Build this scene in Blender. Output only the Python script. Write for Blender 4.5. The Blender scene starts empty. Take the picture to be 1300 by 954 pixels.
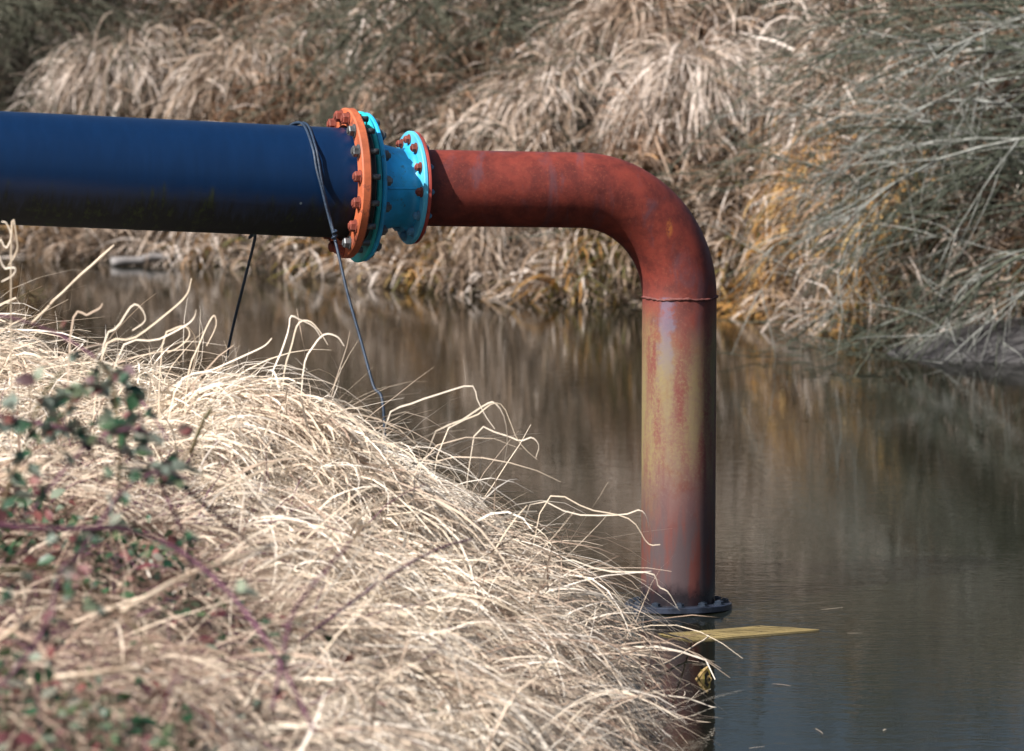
import bpy, math, random
import numpy as np
from mathutils import Vector, Matrix

random.seed(7)
RNG = np.random.default_rng(11)
S = bpy.context.scene
COL = S.collection
R = math.radians

# ------------------------------------------------------------------ camera
EYE = 2.4                       # eye height above the water (water is z = 0)
FPX = 5000.0                    # focal length in pixels of the 1300 px wide photograph
PITCH = math.atan(537.0 / FPX)
cam = bpy.data.cameras.new('camera')
cam.sensor_fit = 'HORIZONTAL'
cam.sensor_width = 36.0
cam.lens = FPX / 1300.0 * 36.0
cam.clip_start = 0.1
cam.clip_end = 2000.0
cam.dof.use_dof = True
cam.dof.focus_distance = 14.1
cam.dof.aperture_fstop = 4.4
cam_ob = bpy.data.objects.new('camera', cam)
COL.objects.link(cam_ob)
cam_ob.location = (0, 0, EYE)
cam_ob.rotation_euler = (math.pi / 2 - PITCH, 0, 0)
S.camera = cam_ob

# ------------------------------------------------------------------ sky, sun, exposure
SUN_EL, SUN_AZ = R(41), R(-131)          # azimuth from +Y (away from the camera), negative = left
world = bpy.data.worlds.new('World')
S.world = world
world.use_nodes = True
nt = world.node_tree
bg = nt.nodes['Background']
sky = nt.nodes.new('ShaderNodeTexSky')
sky.sky_type = 'NISHITA'
sky.sun_disc = False
sky.sun_elevation = SUN_EL
sky.sun_rotation = SUN_AZ
sky.air_density = 1.0
sky.dust_density = 4.5
nt.links.new(sky.outputs[0], bg.inputs[0])
bg.inputs[1].default_value = 0.052
sun = bpy.data.lights.new('sun', 'SUN')
sun.energy = 5.0
sun.angle = R(0.55)
sun.color = (1.0, 0.955, 0.90)
sun_ob = bpy.data.objects.new('sun', sun)
COL.objects.link(sun_ob)
sd = Vector((math.sin(SUN_AZ) * math.cos(SUN_EL), math.cos(SUN_AZ) * math.cos(SUN_EL), math.sin(SUN_EL)))
sun_ob.rotation_euler = (-sd).to_track_quat('-Z', 'Y').to_euler()
sun_ob.location = sd * 60
S.view_settings.view_transform = 'Standard'
S.view_settings.look = 'None'
S.view_settings.gamma = 1.0
S.view_settings.exposure = 0.80
S.render.engine = 'CYCLES'
S.cycles.max_bounces = 4
S.cycles.diffuse_bounces = 2
S.cycles.glossy_bounces = 3

CP, SP = math.cos(PITCH), math.sin(PITCH)


def at(px, py, Y):
    """the world point at distance Y in front of the camera seen at a pixel of the photograph"""
    x, y = (px - 650.0) / FPX, (477.0 - py) / FPX
    d = Vector((x, CP + y * SP, -SP + y * CP))
    return Vector((0, 0, EYE)) + d * (Y / d.y)


def on_water(px, py):
    x, y = (px - 650.0) / FPX, (477.0 - py) / FPX
    d = Vector((x, CP + y * SP, -SP + y * CP))
    return Vector((0, 0, EYE)) + d * (EYE / -d.z)


# ------------------------------------------------------------------ materials
def mat(name):
    m = bpy.data.materials.new(name)
    m.use_nodes = True
    n = m.node_tree.nodes
    b = n['Principled BSDF']
    return m, m.node_tree, b


def N(t, kind, **kw):
    n = t.nodes.new(kind)
    for k, v in kw.items():
        setattr(n, k, v)
    return n


def ramp(t, fac, stops, interp='LINEAR'):
    r = N(t, 'ShaderNodeValToRGB')
    r.color_ramp.interpolation = interp
    e = r.color_ramp.elements
    while len(e) > 1:
        e.remove(e[-1])
    for i, (p, c) in enumerate(stops):
        if i == 0:
            e[0].position = p
            el = e[0]
        else:
            el = e.new(p)
        if isinstance(c, (int, float)):
            c = (c, c, c)
        el.color = (*c, 1)
    t.links.new(fac, r.inputs[0])
    return r.outputs[0]


def noise(t, vec, scale, detail=4, rough=0.55, stretch=None, dist=0.0):
    if stretch:
        mp = N(t, 'ShaderNodeMapping')
        mp.inputs['Scale'].default_value = stretch
        t.links.new(vec, mp.inputs['Vector'])
        vec = mp.outputs[0]
    n = N(t, 'ShaderNodeTexNoise')
    n.inputs['Scale'].default_value = scale
    n.inputs['Detail'].default_value = detail
    n.inputs['Roughness'].default_value = rough
    n.inputs['Distortion'].default_value = dist
    t.links.new(vec, n.inputs['Vector'])
    return n.outputs['Fac']


def mix(t, fac, a, b, blend='MIX'):
    m = N(t, 'ShaderNodeMix', data_type='RGBA', blend_type=blend)
    for s, v in ((m.inputs[0], fac), (m.inputs[6], a), (m.inputs[7], b)):
        if hasattr(v, 'links') or isinstance(v, bpy.types.NodeSocket):
            t.links.new(v, s)
        elif isinstance(v, (int, float)):
            s.default_value = v
        else:
            s.default_value = (*v, 1)
    return m.outputs[2]


def math_(t, op, a, b=None, clamp=False):
    m = N(t, 'ShaderNodeMath', operation=op, use_clamp=clamp)
    for s, v in ((m.inputs[0], a), (m.inputs[1], b)):
        if v is None:
            continue
        if isinstance(v, bpy.types.NodeSocket):
            t.links.new(v, s)
        else:
            s.default_value = v
    return m.outputs[0]


def smooth(t, val, a, b):
    m = N(t, 'ShaderNodeMapRange', interpolation_type='SMOOTHSTEP')
    m.inputs[1].default_value, m.inputs[2].default_value = a, b
    t.links.new(val, m.inputs[0])
    return m.outputs[0]


def bump(t, b, h, strength, dist=0.01):
    n = N(t, 'ShaderNodeBump')
    n.inputs['Strength'].default_value = strength
    n.inputs['Distance'].default_value = dist
    t.links.new(h, n.inputs['Height'])
    t.links.new(n.outputs[0], b.inputs['Normal'])


def coord(t, which='Object'):
    return N(t, 'ShaderNodeTexCoord').outputs[which]


def world_pos(t):
    return N(t, 'ShaderNodeNewGeometry').outputs['Position']


def sep(t, v):
    s = N(t, 'ShaderNodeSeparateXYZ')
    t.links.new(v, s.inputs[0])
    return s.outputs


def paint(name, base, rough, var=0.25, rust=None, rust_amt=0.0, chip_scale=30, bump_s=0.25, scale=9):
    """weathered paint: patchy tone, grime streaks and optional rust breaking through"""
    m, t, b = mat(name)
    p = world_pos(t)
    n1 = noise(t, p, scale, 6, 0.6)
    n2 = noise(t, p, chip_scale, 8, 0.7)
    dark = tuple(c * (1 - var) for c in base)
    lite = tuple(min(1, c * (1 + var * 0.7)) for c in base)
    c = mix(t, smooth(t, n1, 0.3, 0.7), dark, lite)
    if rust:
        f = math_(t, 'MULTIPLY', smooth(t, n2, 0.62 - rust_amt, 0.72 - rust_amt), 0.85)
        c = mix(t, f, c, rust)
    t.links.new(c, b.inputs['Base Color'])
    b.inputs['Roughness'].default_value = rough
    bump(t, b, n2, bump_s, 0.004)
    return m


M = {}
M['orange'] = paint('orange_primer', (0.42, 0.105, 0.042), 0.6, 0.4, (0.16, 0.045, 0.03), 0.09, 18)
M['teal'] = paint('teal_paint', (0.02, 0.42, 0.46), 0.45, 0.3, (0.02, 0.10, 0.11), 0.03)
M['blue'] = paint('blue_paint', (0.025, 0.38, 0.72), 0.45, 0.28, (0.05, 0.10, 0.11), 0.03, 22)
M['bluelight'] = paint('pale_blue_paint', (0.09, 0.45, 0.68), 0.45, 0.2, (0.04, 0.10, 0.13), 0.02, 26)
M['rustflange'] = paint('rust_flange', (0.30, 0.045, 0.035), 0.7, 0.4, (0.07, 0.02, 0.02), 0.05)
M['bolt_red'] = paint('rusted_bolt', (0.20, 0.042, 0.026), 0.7, 0.45, (0.09, 0.03, 0.02), 0.1, 60, 0.5, 30)
M['bolt_steel'] = paint('dull_bolt', (0.13, 0.14, 0.15), 0.5, 0.4, (0.12, 0.05, 0.03), 0.05, 60, 0.4, 30)
M['bolt_steel'].node_tree.nodes['Principled BSDF'].inputs['Metallic'].default_value = 0.6
M['bolt_blue'] = paint('blue_bolt', (0.10, 0.28, 0.45), 0.5, 0.35, (0.10, 0.04, 0.03), 0.05, 60, 0.4, 30)
M['base_flange'] = paint('wet_base_flange', (0.022, 0.028, 0.045), 0.3, 0.5, (0.05, 0.06, 0.08), 0.05, 60, 0.4, 20)
M['foot_bolt'] = paint('wet_dark_bolt', (0.022, 0.032, 0.05), 0.3, 0.4, (0.02, 0.02, 0.03), 0.05, 60, 0.4, 30)
M['weld'] = paint('weld_rust', (0.13, 0.04, 0.034), 0.7, 0.5, (0.08, 0.03, 0.03), 0.08, 50, 0.6, 40)
M['gasket'] = paint('black_gasket', (0.012, 0.012, 0.014), 0.6, 0.3)
M['rope'] = paint('navy_rope', (0.018, 0.035, 0.065), 0.5, 0.4, None, 0, 120, 0.5, 90)
M['yellow'] = paint('yellow_plastic', (0.19, 0.145, 0.06), 0.5, 0.3, (0.25, 0.18, 0.07), 0.02, 40)
M['wood'] = paint('grey_driftwood', (0.20, 0.19, 0.19), 0.8, 0.4, (0.08, 0.06, 0.05), 0.05, 30, 0.6)


def black_pipe_mat():
    m, t, b = mat('navy_polyethylene')
    p = coord(t)                       # object x along the pipe, z up, so low on the pipe is low z
    s = sep(t, p)
    streak = noise(t, p, 9, 6, 0.65, (3.5, 1.0, 0.5))
    fine = noise(t, p, 55, 5, 0.7, (1.0, 1.0, 0.35))
    c = mix(t, smooth(t, streak, 0.3, 0.75), (0.002, 0.015, 0.052), (0.0025, 0.018, 0.062))
    # algae creeps up from the underside with a ragged edge
    edge = math_(t, 'ADD', s[2], math_(t, 'MULTIPLY', math_(t, 'SUBTRACT', streak, 0.5), -0.24))
    a1 = math_(t, 'SUBTRACT', 1.0, smooth(t, edge, -0.14, -0.03))
    c = mix(t, math_(t, 'MULTIPLY', a1, 0.92), c, (0.006, 0.008, 0.008))
    a2 = math_(t, 'MULTIPLY', a1, smooth(t, math_(t, 'MULTIPLY', fine, streak), 0.25, 0.42))
    c = mix(t, math_(t, 'MULTIPLY', a2, 0.75), c, (0.030, 0.045, 0.014))
    v = N(t, 'ShaderNodeTexVoronoi')
    v.inputs['Scale'].default_value = 9
    t.links.new(p, v.inputs['Vector'])
    spots = math_(t, 'LESS_THAN', v.outputs['Distance'], 0.045)
    c = mix(t, math_(t, 'MULTIPLY', spots, 0.6), c, (0.20, 0.26, 0.30))
    t.links.new(c, b.inputs['Base Color'])
    ro = math_(t, 'ADD', math_(t, 'MULTIPLY', fine, 0.16), 0.26)
    t.links.new(math_(t, 'ADD', ro, math_(t, 'MULTIPLY', a1, 0.4), True), b.inputs['Roughness'])
    bump(t, b, fine, 0.10, 0.003)
    b.inputs['Specular IOR Level'].default_value = 0.35
    return m


def rust_pipe_mat():
    m, t, b = mat('rusty_red_oxide')
    p = world_pos(t)
    s = sep(t, p)
    big = noise(t, p, 3.2, 5, 0.6, (1.8, 1.0, 0.9))
    mid = noise(t, p, 14, 6, 0.65)
    fine = noise(t, p, 90, 6, 0.75)
    drip = noise(t, p, 16, 5, 0.6, (1.0, 1.0, 0.16))
    band = noise(t, p, 5.5, 5, 0.6, (2.2, 0.5, 0.7), 0.6)
    # upper pipe: red oxide with bluish bloom in bands
    up = mix(t, smooth(t, mid, 0.25, 0.75), (0.075, 0.012, 0.010), (0.205, 0.034, 0.022))
    up = mix(t, math_(t, 'MULTIPLY', smooth(t, fine, 0.52, 0.68), 0.6), up, (0.23, 0.055, 0.032))
    up = mix(t, math_(t, 'MULTIPLY', smooth(t, band, 0.54, 0.68), 0.55), up, (0.095, 0.046, 0.060))
    up = mix(t, math_(t, 'MULTIPLY', smooth(t, big, 0.58, 0.72), 0.5), up, (0.07, 0.02, 0.02))
    # riser: faded to pink grey, streaked
    lo = mix(t, smooth(t, drip, 0.30, 0.68), (0.150, 0.042, 0.037), (0.150, 0.098, 0.094))
    lo = mix(t, math_(t, 'MULTIPLY', smooth(t, mid, 0.5, 0.72), 0.7), lo, (0.14, 0.030, 0.025))
    lo = mix(t, math_(t, 'MULTIPLY', smooth(t, fine, 0.5, 0.7), 0.5), lo, (0.21, 0.14, 0.12))
    z = math_(t, 'ADD', s[2], math_(t, 'MULTIPLY', math_(t, 'SUBTRACT', drip, 0.5), 0.16))
    c = mix(t, smooth(t, z, 0.78, 1.28), lo, up)
    # blue grey paint run below the weld
    px = math_(t, 'ABSOLUTE', math_(t, 'SUBTRACT', s[0], RISER_X - 0.055))
    pr = math_(t, 'ADD', px, math_(t, 'MULTIPLY', math_(t, 'SUBTRACT', mid, 0.5), 0.12))
    pr = math_(t, 'MULTIPLY', math_(t, 'SUBTRACT', 1.0, smooth(t, pr, 0.012, 0.035)), smooth(t, s[2], 0.80, 0.95))
    pr = math_(t, 'MULTIPLY', pr, math_(t, 'SUBTRACT', 1.0, smooth(t, s[2], 1.150, 1.160)))
    pr = math_(t, 'MULTIPLY', pr, smooth(t, drip, 0.36, 0.56))
    c = mix(t, math_(t, 'MULTIPLY', pr, 0.5), c, (0.14, 0.145, 0.23))
    # yellow green lichen on the flanks of the riser, in a belt half way up
    fl = math_(t, 'ABSOLUTE', math_(t, 'SUBTRACT', s[0], RISER_X + 0.01))
    fl = smooth(t, math_(t, 'ADD', fl, math_(t, 'MULTIPLY', math_(t, 'SUBTRACT', mid, 0.5), 0.10)), 0.06, 0.13)
    zb = math_(t, 'ABSOLUTE', math_(t, 'SUBTRACT', s[2], 0.74))
    zb = math_(t, 'SUBTRACT', 1.0, smooth(t, zb, 0.10, 0.36))
    below = math_(t, 'SUBTRACT', 1.0, smooth(t, z, 1.02, 1.16))
    li = math_(t, 'MULTIPLY', math_(t, 'ADD', math_(t, 'MULTIPLY', fl, 0.65), math_(t, 'MULTIPLY', zb, 0.75)), below, True)
    li = math_(t, 'MULTIPLY', li, smooth(t, math_(t, 'ADD', math_(t, 'MULTIPLY', drip, 0.6), math_(t, 'MULTIPLY', fine, 0.5)), 0.40, 0.66))
    c = mix(t, math_(t, 'MULTIPLY', li, 0.85), c, (0.21, 0.17, 0.068))
    # blue grey silt and the wet tide mark at the foot
    f1 = math_(t, 'SUBTRACT', 1.0, smooth(t, z, 0.22, 0.60))
    c = mix(t, math_(t, 'MULTIPLY', f1, 0.88), c, mix(t, smooth(t, drip, 0.45, 0.6), (0.060, 0.046, 0.052), (0.11, 0.028, 0.023)))
    zz = math_(t, 'ADD', s[2], math_(t, 'MULTIPLY', math_(t, 'SUBTRACT', noise(t, p, 22, 6, 0.65, (1, 1, 0.7)), 0.5), 0.12))
    wet = math_(t, 'SUBTRACT', 1.0, smooth(t, zz, 0.050, 0.115))
    c = mix(t, math_(t, 'MULTIPLY', wet, 0.88), c, (0.012, 0.012, 0.016))
    # one bright orange scuff on the elbow
    v = N(t, 'ShaderNodeVectorMath', operation='DISTANCE')
    mp = N(t, 'ShaderNodeMapping')
    mp.inputs['Location'].default_value = (-SCUFF.x, 0, -SCUFF.z)
    mp.inputs['Scale'].default_value = (1, 0, 1)
    t.links.new(p, mp.inputs['Vector'])
    mp2 = N(t, 'ShaderNodeMapping')
    mp2.inputs['Rotation'].default_value = (0, R(-35), 0)
    mp2.inputs['Scale'].default_value = (2.6, 1, 1)
    t.links.new(mp.outputs[0], mp2.inputs['Vector'])
    t.links.new(mp2.outputs[0], v.inputs[0])
    sc = math_(t, 'ADD', v.outputs['Value'], math_(t, 'MULTIPLY', math_(t, 'SUBTRACT', fine, 0.5), 0.06))
    sc = math_(t, 'SUBTRACT', 1.0, smooth(t, sc, 0.02, 0.045))
    c = mix(t, math_(t, 'MULTIPLY', math_(t, 'MULTIPLY', sc, smooth(t, fine, 0.40, 0.60)), 0.8), c, (0.34, 0.11, 0.025))
    t.links.new(c, b.inputs['Base Color'])
    ro = math_(t, 'SUBTRACT', math_(t, 'ADD', math_(t, 'MULTIPLY', fine, 0.25), 0.48), math_(t, 'MULTIPLY', wet, 0.4), True)
    t.links.new(ro, b.inputs['Roughness'])
    b.inputs['Specular IOR Level'].default_value = 0.45
    bump(t, b, math_(t, 'ADD', math_(t, 'MULTIPLY', fine, 0.6), mid), 0.22, 0.004)
    return m


def grass_mat(name, stops, trans=0.25, rough=0.6):
    m, t, b = mat(name)
    a = N(t, 'ShaderNodeAttribute', attribute_name='tint')
    c = ramp(t, a.outputs['Fac'], stops)
    n = noise(t, world_pos(t), 60, 3)
    c = mix(t, 0.35, c, mix(t, n, (0.55, 0.5, 0.45), (1, 1, 1)), 'MULTIPLY')
    t.links.new(c, b.inputs['Base Color'])
    b.inputs['Roughness'].default_value = rough
    b.inputs['Specular IOR Level'].default_value = 0.3
    tr = N(t, 'ShaderNodeBsdfTranslucent')
    t.links.new(c, tr.inputs['Color'])
    mx = N(t, 'ShaderNodeMixShader')
    mx.inputs[0].default_value = trans
    out = t.nodes['Material Output']
    t.links.new(b.outputs[0], mx.inputs[1])
    t.links.new(tr.outputs[0], mx.inputs[2])
    t.links.new(mx.outputs[0], out.inputs['Surface'])
    return m


M['under_leaf'] = grass_mat('mixed_bramble_leaf', [(0.0, (0.015, 0.05, 0.025)), (0.35, (0.03, 0.085, 0.04)), (0.55, (0.09, 0.13, 0.06)),
    (0.7, (0.20, 0.24, 0.19)), (0.8, (0.11, 0.035, 0.045)), (1.0, (0.24, 0.09, 0.08))], 0.15, 0.4)
M['straw'] = grass_mat('dry_straw', [
    (0.0, (0.13, 0.08, 0.06)), (0.25, (0.36, 0.25, 0.19)), (0.5, (0.62, 0.50, 0.40)),
    (0.75, (0.78, 0.67, 0.53)), (1.0, (0.86, 0.80, 0.72))], 0.22)
M['farstraw'] = grass_mat('far_straw', [
    (0.0, (0.05, 0.036, 0.026)), (0.2, (0.15, 0.10, 0.065)), (0.45, (0.31, 0.225, 0.16)),
    (0.7, (0.50, 0.415, 0.35)), (1.0, (0.78, 0.71, 0.66))], 0.2)
M['russet'] = grass_mat('russet_dead_grass', [(0.0, (0.04, 0.022, 0.015)), (0.25, (0.14, 0.075, 0.042)), (0.5, (0.28, 0.165, 0.10)),
    (0.75, (0.42, 0.28, 0.19)), (1.0, (0.58, 0.45, 0.36))], 0.2)
M['ochre'] = grass_mat('ochre_sedge', [
    (0.0, (0.07, 0.055, 0.02)), (0.2, (0.16, 0.17, 0.04)), (0.4, (0.36, 0.17, 0.045)),
    (0.7, (0.50, 0.28, 0.09)), (1.0, (0.60, 0.44, 0.20))], 0.25)


def twig_mat(name, a_, b_):
    m, t, b = mat(name)
    p = world_pos(t)
    n1 = noise(t, p, 7, 5, 0.6)
    n2 = noise(t, p, 60, 4, 0.6)
    c = mix(t, smooth(t, math_(t, 'ADD', math_(t, 'MULTIPLY', n1, 0.7), math_(t, 'MULTIPLY', n2, 0.3)), 0.35, 0.65), a_, b_)
    t.links.new(c, b.inputs['Base Color'])
    b.inputs['Roughness'].default_value = 0.7
    b.inputs['Specular IOR Level'].default_value = 0.25
    return m


M['twig_grey'] = twig_mat('grey_green_bark', (0.022, 0.028, 0.018), (0.095, 0.105, 0.080))
M['twig_dark'] = twig_mat('dark_bark', (0.035, 0.040, 0.026), (0.11, 0.108, 0.08))
M['twig_pale'] = twig_mat('pale_grey_bark', (0.11, 0.115, 0.10), (0.32, 0.33, 0.31))
M['cane'] = twig_mat('purple_cane', (0.060, 0.022, 0.038), (0.16, 0.070, 0.11))
M['cane_green'] = twig_mat('green_cane', (0.05, 0.06, 0.02), (0.13, 0.08, 0.05))
M['dead_stem'] = twig_mat('brown_dead_stem', (0.10, 0.055, 0.045), (0.26, 0.16, 0.13))
M['stalk'] = twig_mat('pale_stalk', (0.38, 0.27, 0.19), (0.66, 0.56, 0.44))


def leaf_mat():
    m, t, b = mat('bramble_leaf')
    oi = N(t, 'ShaderNodeObjectInfo')
    p = coord(t)
    n1 = noise(t, p, 45, 4, 0.6)
    c = ramp(t, oi.outputs['Random'], [(0.0, (0.012, 0.045, 0.025)), (0.4, (0.025, 0.075, 0.035)),
                                        (0.55, (0.09, 0.13, 0.06)), (0.68, (0.16, 0.19, 0.14)), (0.8, (0.08, 0.035, 0.045)), (1.0, (0.20, 0.07, 0.06))])
    c = mix(t, 0.5, c, mix(t, n1, (0.4, 0.4, 0.4), (1.3, 1.3, 1.2)), 'MULTIPLY')
    g = N(t, 'ShaderNodeNewGeometry')
    c = mix(t, g.outputs['Backfacing'], c, (0.26, 0.32, 0.28))     # felted pale underside
    t.links.new(c, b.inputs['Base Color'])
    b.inputs['Roughness'].default_value = 0.38
    bump(t, b, n1, 0.3, 0.003)
    return m


M['leaf'] = leaf_mat()


def soil_mat():
    m, t, b = mat('dark_soil')
    p = world_pos(t)
    n1 = noise(t, p, 5, 6, 0.65)
    n2 = noise(t, p, 40, 6, 0.7)
    c = mix(t, smooth(t, n1, 0.3, 0.7), (0.015, 0.012, 0.009), (0.045, 0.034, 0.025))
    c = mix(t, math_(t, 'MULTIPLY', smooth(t, n2, 0.5, 0.7), 0.6), c, (0.16, 0.115, 0.075))
    t.links.new(c, b.inputs['Base Color'])
    b.inputs['Roughness'].default_value = 0.9
    bump(t, b, n2, 0.6, 0.03)
    return m


M['soil'] = soil_mat()


def mud_mat():
    m, t, b = mat('wet_mud')
    p = world_pos(t)
    n1 = noise(t, p, 4, 6, 0.6)
    n2 = noise(t, p, 30, 5, 0.7)
    c = mix(t, smooth(t, n1, 0.35, 0.65), (0.028, 0.026, 0.028), (0.075, 0.072, 0.073))
    t.links.new(c, b.inputs['Base Color'])
    t.links.new(ramp(t, n1, [(0.3, 0.25), (0.7, 0.6)]), b.inputs['Roughness'])
    bump(t, b, n2, 0.5, 0.03)
    return m


M['mud'] = mud_mat()


def water_mat():
    m, t, b = mat('river_water')
    p = world_pos(t)
    b.inputs['Base Color'].default_value = (0.007, 0.008, 0.005, 1)
    b.inputs['Roughness'].default_value = 0.02
    b.inputs['IOR'].default_value = 1.333
    r1 = noise(t, p, 9.0, 3, 0.55, (0.55, 1.0, 1.0))
    r2 = noise(t, p, 34.0, 2, 0.5, (0.45, 1.0, 1.0))
    r3 = noise(t, p, 1.3, 2, 0.5)
    amp = smooth(t, noise(t, p, 0.55, 2, 0.5, (0.5, 1, 1)), 0.30, 0.72)
    h = math_(t, 'ADD', math_(t, 'MULTIPLY', r1, 0.55), math_(t, 'MULTIPLY', r2, 0.30))
    h = math_(t, 'MULTIPLY', h, math_(t, 'ADD', math_(t, 'MULTIPLY', amp, 0.7), 0.45))
    h = math_(t, 'ADD', h, math_(t, 'MULTIPLY', r3, 0.6))
    bump(t, b, h, 1.0, 0.0018)
    return m


M['water'] = water_mat()


# ------------------------------------------------------------------ mesh helpers
def link(name, me, m, parent=None, kind=None):
    o = bpy.data.objects.new(name, me)
    COL.objects.link(o)
    if me is not None and m is not None and len(me.materials) == 0:
        me.materials.append(m)
    if parent is not None:
        o.parent = parent
    if kind:
        o['kind'] = kind
    return o


def tag(o, label, cat, group=None):
    o['label'] = label
    o['category'] = cat
    if group:
        o['group'] = group
    return o


def thing(name, loc, label, cat, group=None):
    o = bpy.data.objects.new(name, None)
    o.empty_display_size = 0.1
    COL.objects.link(o)
    o.location = loc
    return tag(o, label, cat, group)


def pymesh(name, V, F, shade=True, sharp=None):
    me = bpy.data.meshes.new(name)
    me.from_pydata([tuple(v) for v in V], [], F)
    me.update()
    if shade:
        me.polygons.foreach_set('use_smooth', [True] * len(me.polygons))
        if sharp is not None:
            me.set_sharp_from_angle(angle=sharp)
    return me


def npmesh(name, V, F4, tint=None):
    """quad mesh from numpy arrays"""
    me = bpy.data.meshes.new(name)
    n, f = len(V), len(F4)
    me.vertices.add(n)
    me.vertices.foreach_set('co', np.ascontiguousarray(V, dtype=np.float32).ravel())
    me.loops.add(f * 4)
    me.loops.foreach_set('vertex_index', np.ascontiguousarray(F4, dtype=np.int32).ravel())
    me.polygons.add(f)
    me.polygons.foreach_set('loop_start', np.arange(0, f * 4, 4, dtype=np.int32))
    me.update(calc_edges=True)
    me.polygons.foreach_set('use_smooth', np.ones(f, dtype=bool))
    if tint is not None:
        a = me.attributes.new('tint', 'FLOAT', 'POINT')
        a.data.foreach_set('value', np.ascontiguousarray(tint, dtype=np.float32))
    return me


def tube(paths, sides=4, cap=True):
    """list of (points, radii) -> verts, faces"""
    V, F = [], []
    for pts, rad in paths:
        pts = [Vector(p) for p in pts]
        n = len(pts)
        base = len(V)
        up = None
        for i, p in enumerate(pts):
            tg = (pts[min(i + 1, n - 1)] - pts[max(i - 1, 0)]).normalized()
            if up is None:
                up = tg.orthogonal().normalized()
            up = (up - tg * up.dot(tg)).normalized()
            sdv = tg.cross(up)
            for k in range(sides):
                a = 2 * math.pi * k / sides
                V.append(p + (up * math.cos(a) + sdv * math.sin(a)) * rad[i])
        for i in range(n - 1):
            for k in range(sides):
                k2 = (k + 1) % sides
                F.append((base + i * sides + k, base + i * sides + k2, base + (i + 1) * sides + k2, base + (i + 1) * sides + k))
        if cap:
            F.append(tuple(base + k for k in reversed(range(sides))))
            F.append(tuple(base + (n - 1) * sides + k for k in range(sides)))
    return V, F


def smooth_path(pts, n):
    """Catmull-Rom through the points"""
    P = [Vector(p) for p in pts]
    P = [P[0] * 2 - P[1]] + P + [P[-1] * 2 - P[-2]]
    out = []
    segs = len(P) - 3
    for j in range(n):
        u = j / (n - 1) * segs
        i = min(int(u), segs - 1)
        f = u - i
        a, b, c, d = P[i:i + 4]
        out.append(0.5 * ((2 * b) + (c - a) * f + (2 * a - 5 * b + 4 * c - d) * f * f + (3 * b - a - 3 * c + d) * f ** 3))
    return out


def lathe(profile, seg=96, closed=False):
    """profile of (x, r) turned about the local x axis"""
    V, F = [], []
    n = len(profile)
    for k in range(seg):
        a = 2 * math.pi * k / seg
        for x, r in profile:
            V.append((x, -math.cos(a) * r, -math.sin(a) * r))
    for k in range(seg):
        k2 = (k + 1) % seg
        for i in range(n if closed else n - 1):
            j = (i + 1) % n
            F.append((k * n + i, k * n + j, k2 * n + j, k2 * n + i))
    return V, F


def ring(name, x0, x1, r0, r1, bev=0.003, seg=96):
    pr = [(x0, r0), (x0, r1 - bev), (x0 + bev, r1), (x1 - bev, r1), (x1, r1 - bev), (x1, r0)]
    V, F = lathe(pr, seg, True)
    return pymesh(name, V, F, True, R(30))


def axis_matrix(o, a):
    """a frame with local x along a, z as near up as can be"""
    x = Vector(a).normalized()
    z = (Vector((0, 0, 1)) - x * x.z).normalized()
    y = z.cross(x)
    m = Matrix((x, y, z)).transposed().to_4x4()
    m.translation = o
    return m


def bolt_mesh(name, af, head, washer, stub, stub_r):
    """hex head standing out along -x from a washer, with a stub through the top"""
    V, F = [], []

    def prism(x0, x1, r, n, ch=0.0, rot=0.0):
        b = len(V)
        rings = [(x0, r)] if ch == 0 else [(x0, r)]
        rings.append((x1 + ch, r))
        if ch:
            rings.append((x1, r * 0.84))
        for x, rr in rings:
            for k in range(n):
                a = 2 * math.pi * k / n + rot
                V.append((x, math.cos(a) * rr, math.sin(a) * rr))
        for i in range(len(rings) - 1):
            for k in range(n):
                k2 = (k + 1) % n
                F.append((b + i * n + k, b + i * n + k2, b + (i + 1) * n + k2, b + (i + 1) * n + k))
        F.append(tuple(b + (len(rings) - 1) * n + k for k in range(n)))
    prism(0.0, -washer, af * 0.72, 14)
    prism(-washer, -washer - head, af * 0.577, 6, head * 0.18, 0.3)
    prism(-washer - head, -washer - head - stub, stub_r, 10, stub * 0.2)
    return pymesh(name, V, F, False)


# ------------------------------------------------------------------ terrain
def fbm(x, y, f0, octs=4, seed=0):
    """cheap smooth pseudo noise in -1..1 from rotated sines"""
    r = np.random.default_rng(seed)
    v = np.zeros_like(x, dtype=float)
    amp, tot = 1.0, 0.0
    for o in range(octs):
        for _ in range(3):
            a, ph = r.uniform(0, 6.283), r.uniform(0, 6.283)
            v += amp * np.sin((x * math.cos(a) + y * math.sin(a)) * f0 * r.uniform(0.7, 1.3) + ph) / 1.7
        tot += amp
        f0 *= 2.0
        amp *= 0.5
    return v / tot


# the water's edge of the near bank: bank lies on the -x side of this line
NE_Y = np.array([-30.0, 4.0, 9.0, 11.0, 12.2, 12.9, 13.5, 14.2, 15.2, 17.0, 24.0])
NE_X = np.array([0.80, 0.26, 0.11, 0.15, 0.24, 0.18, -0.04, -0.75, -2.1, -5.0, -17.0])


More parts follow.
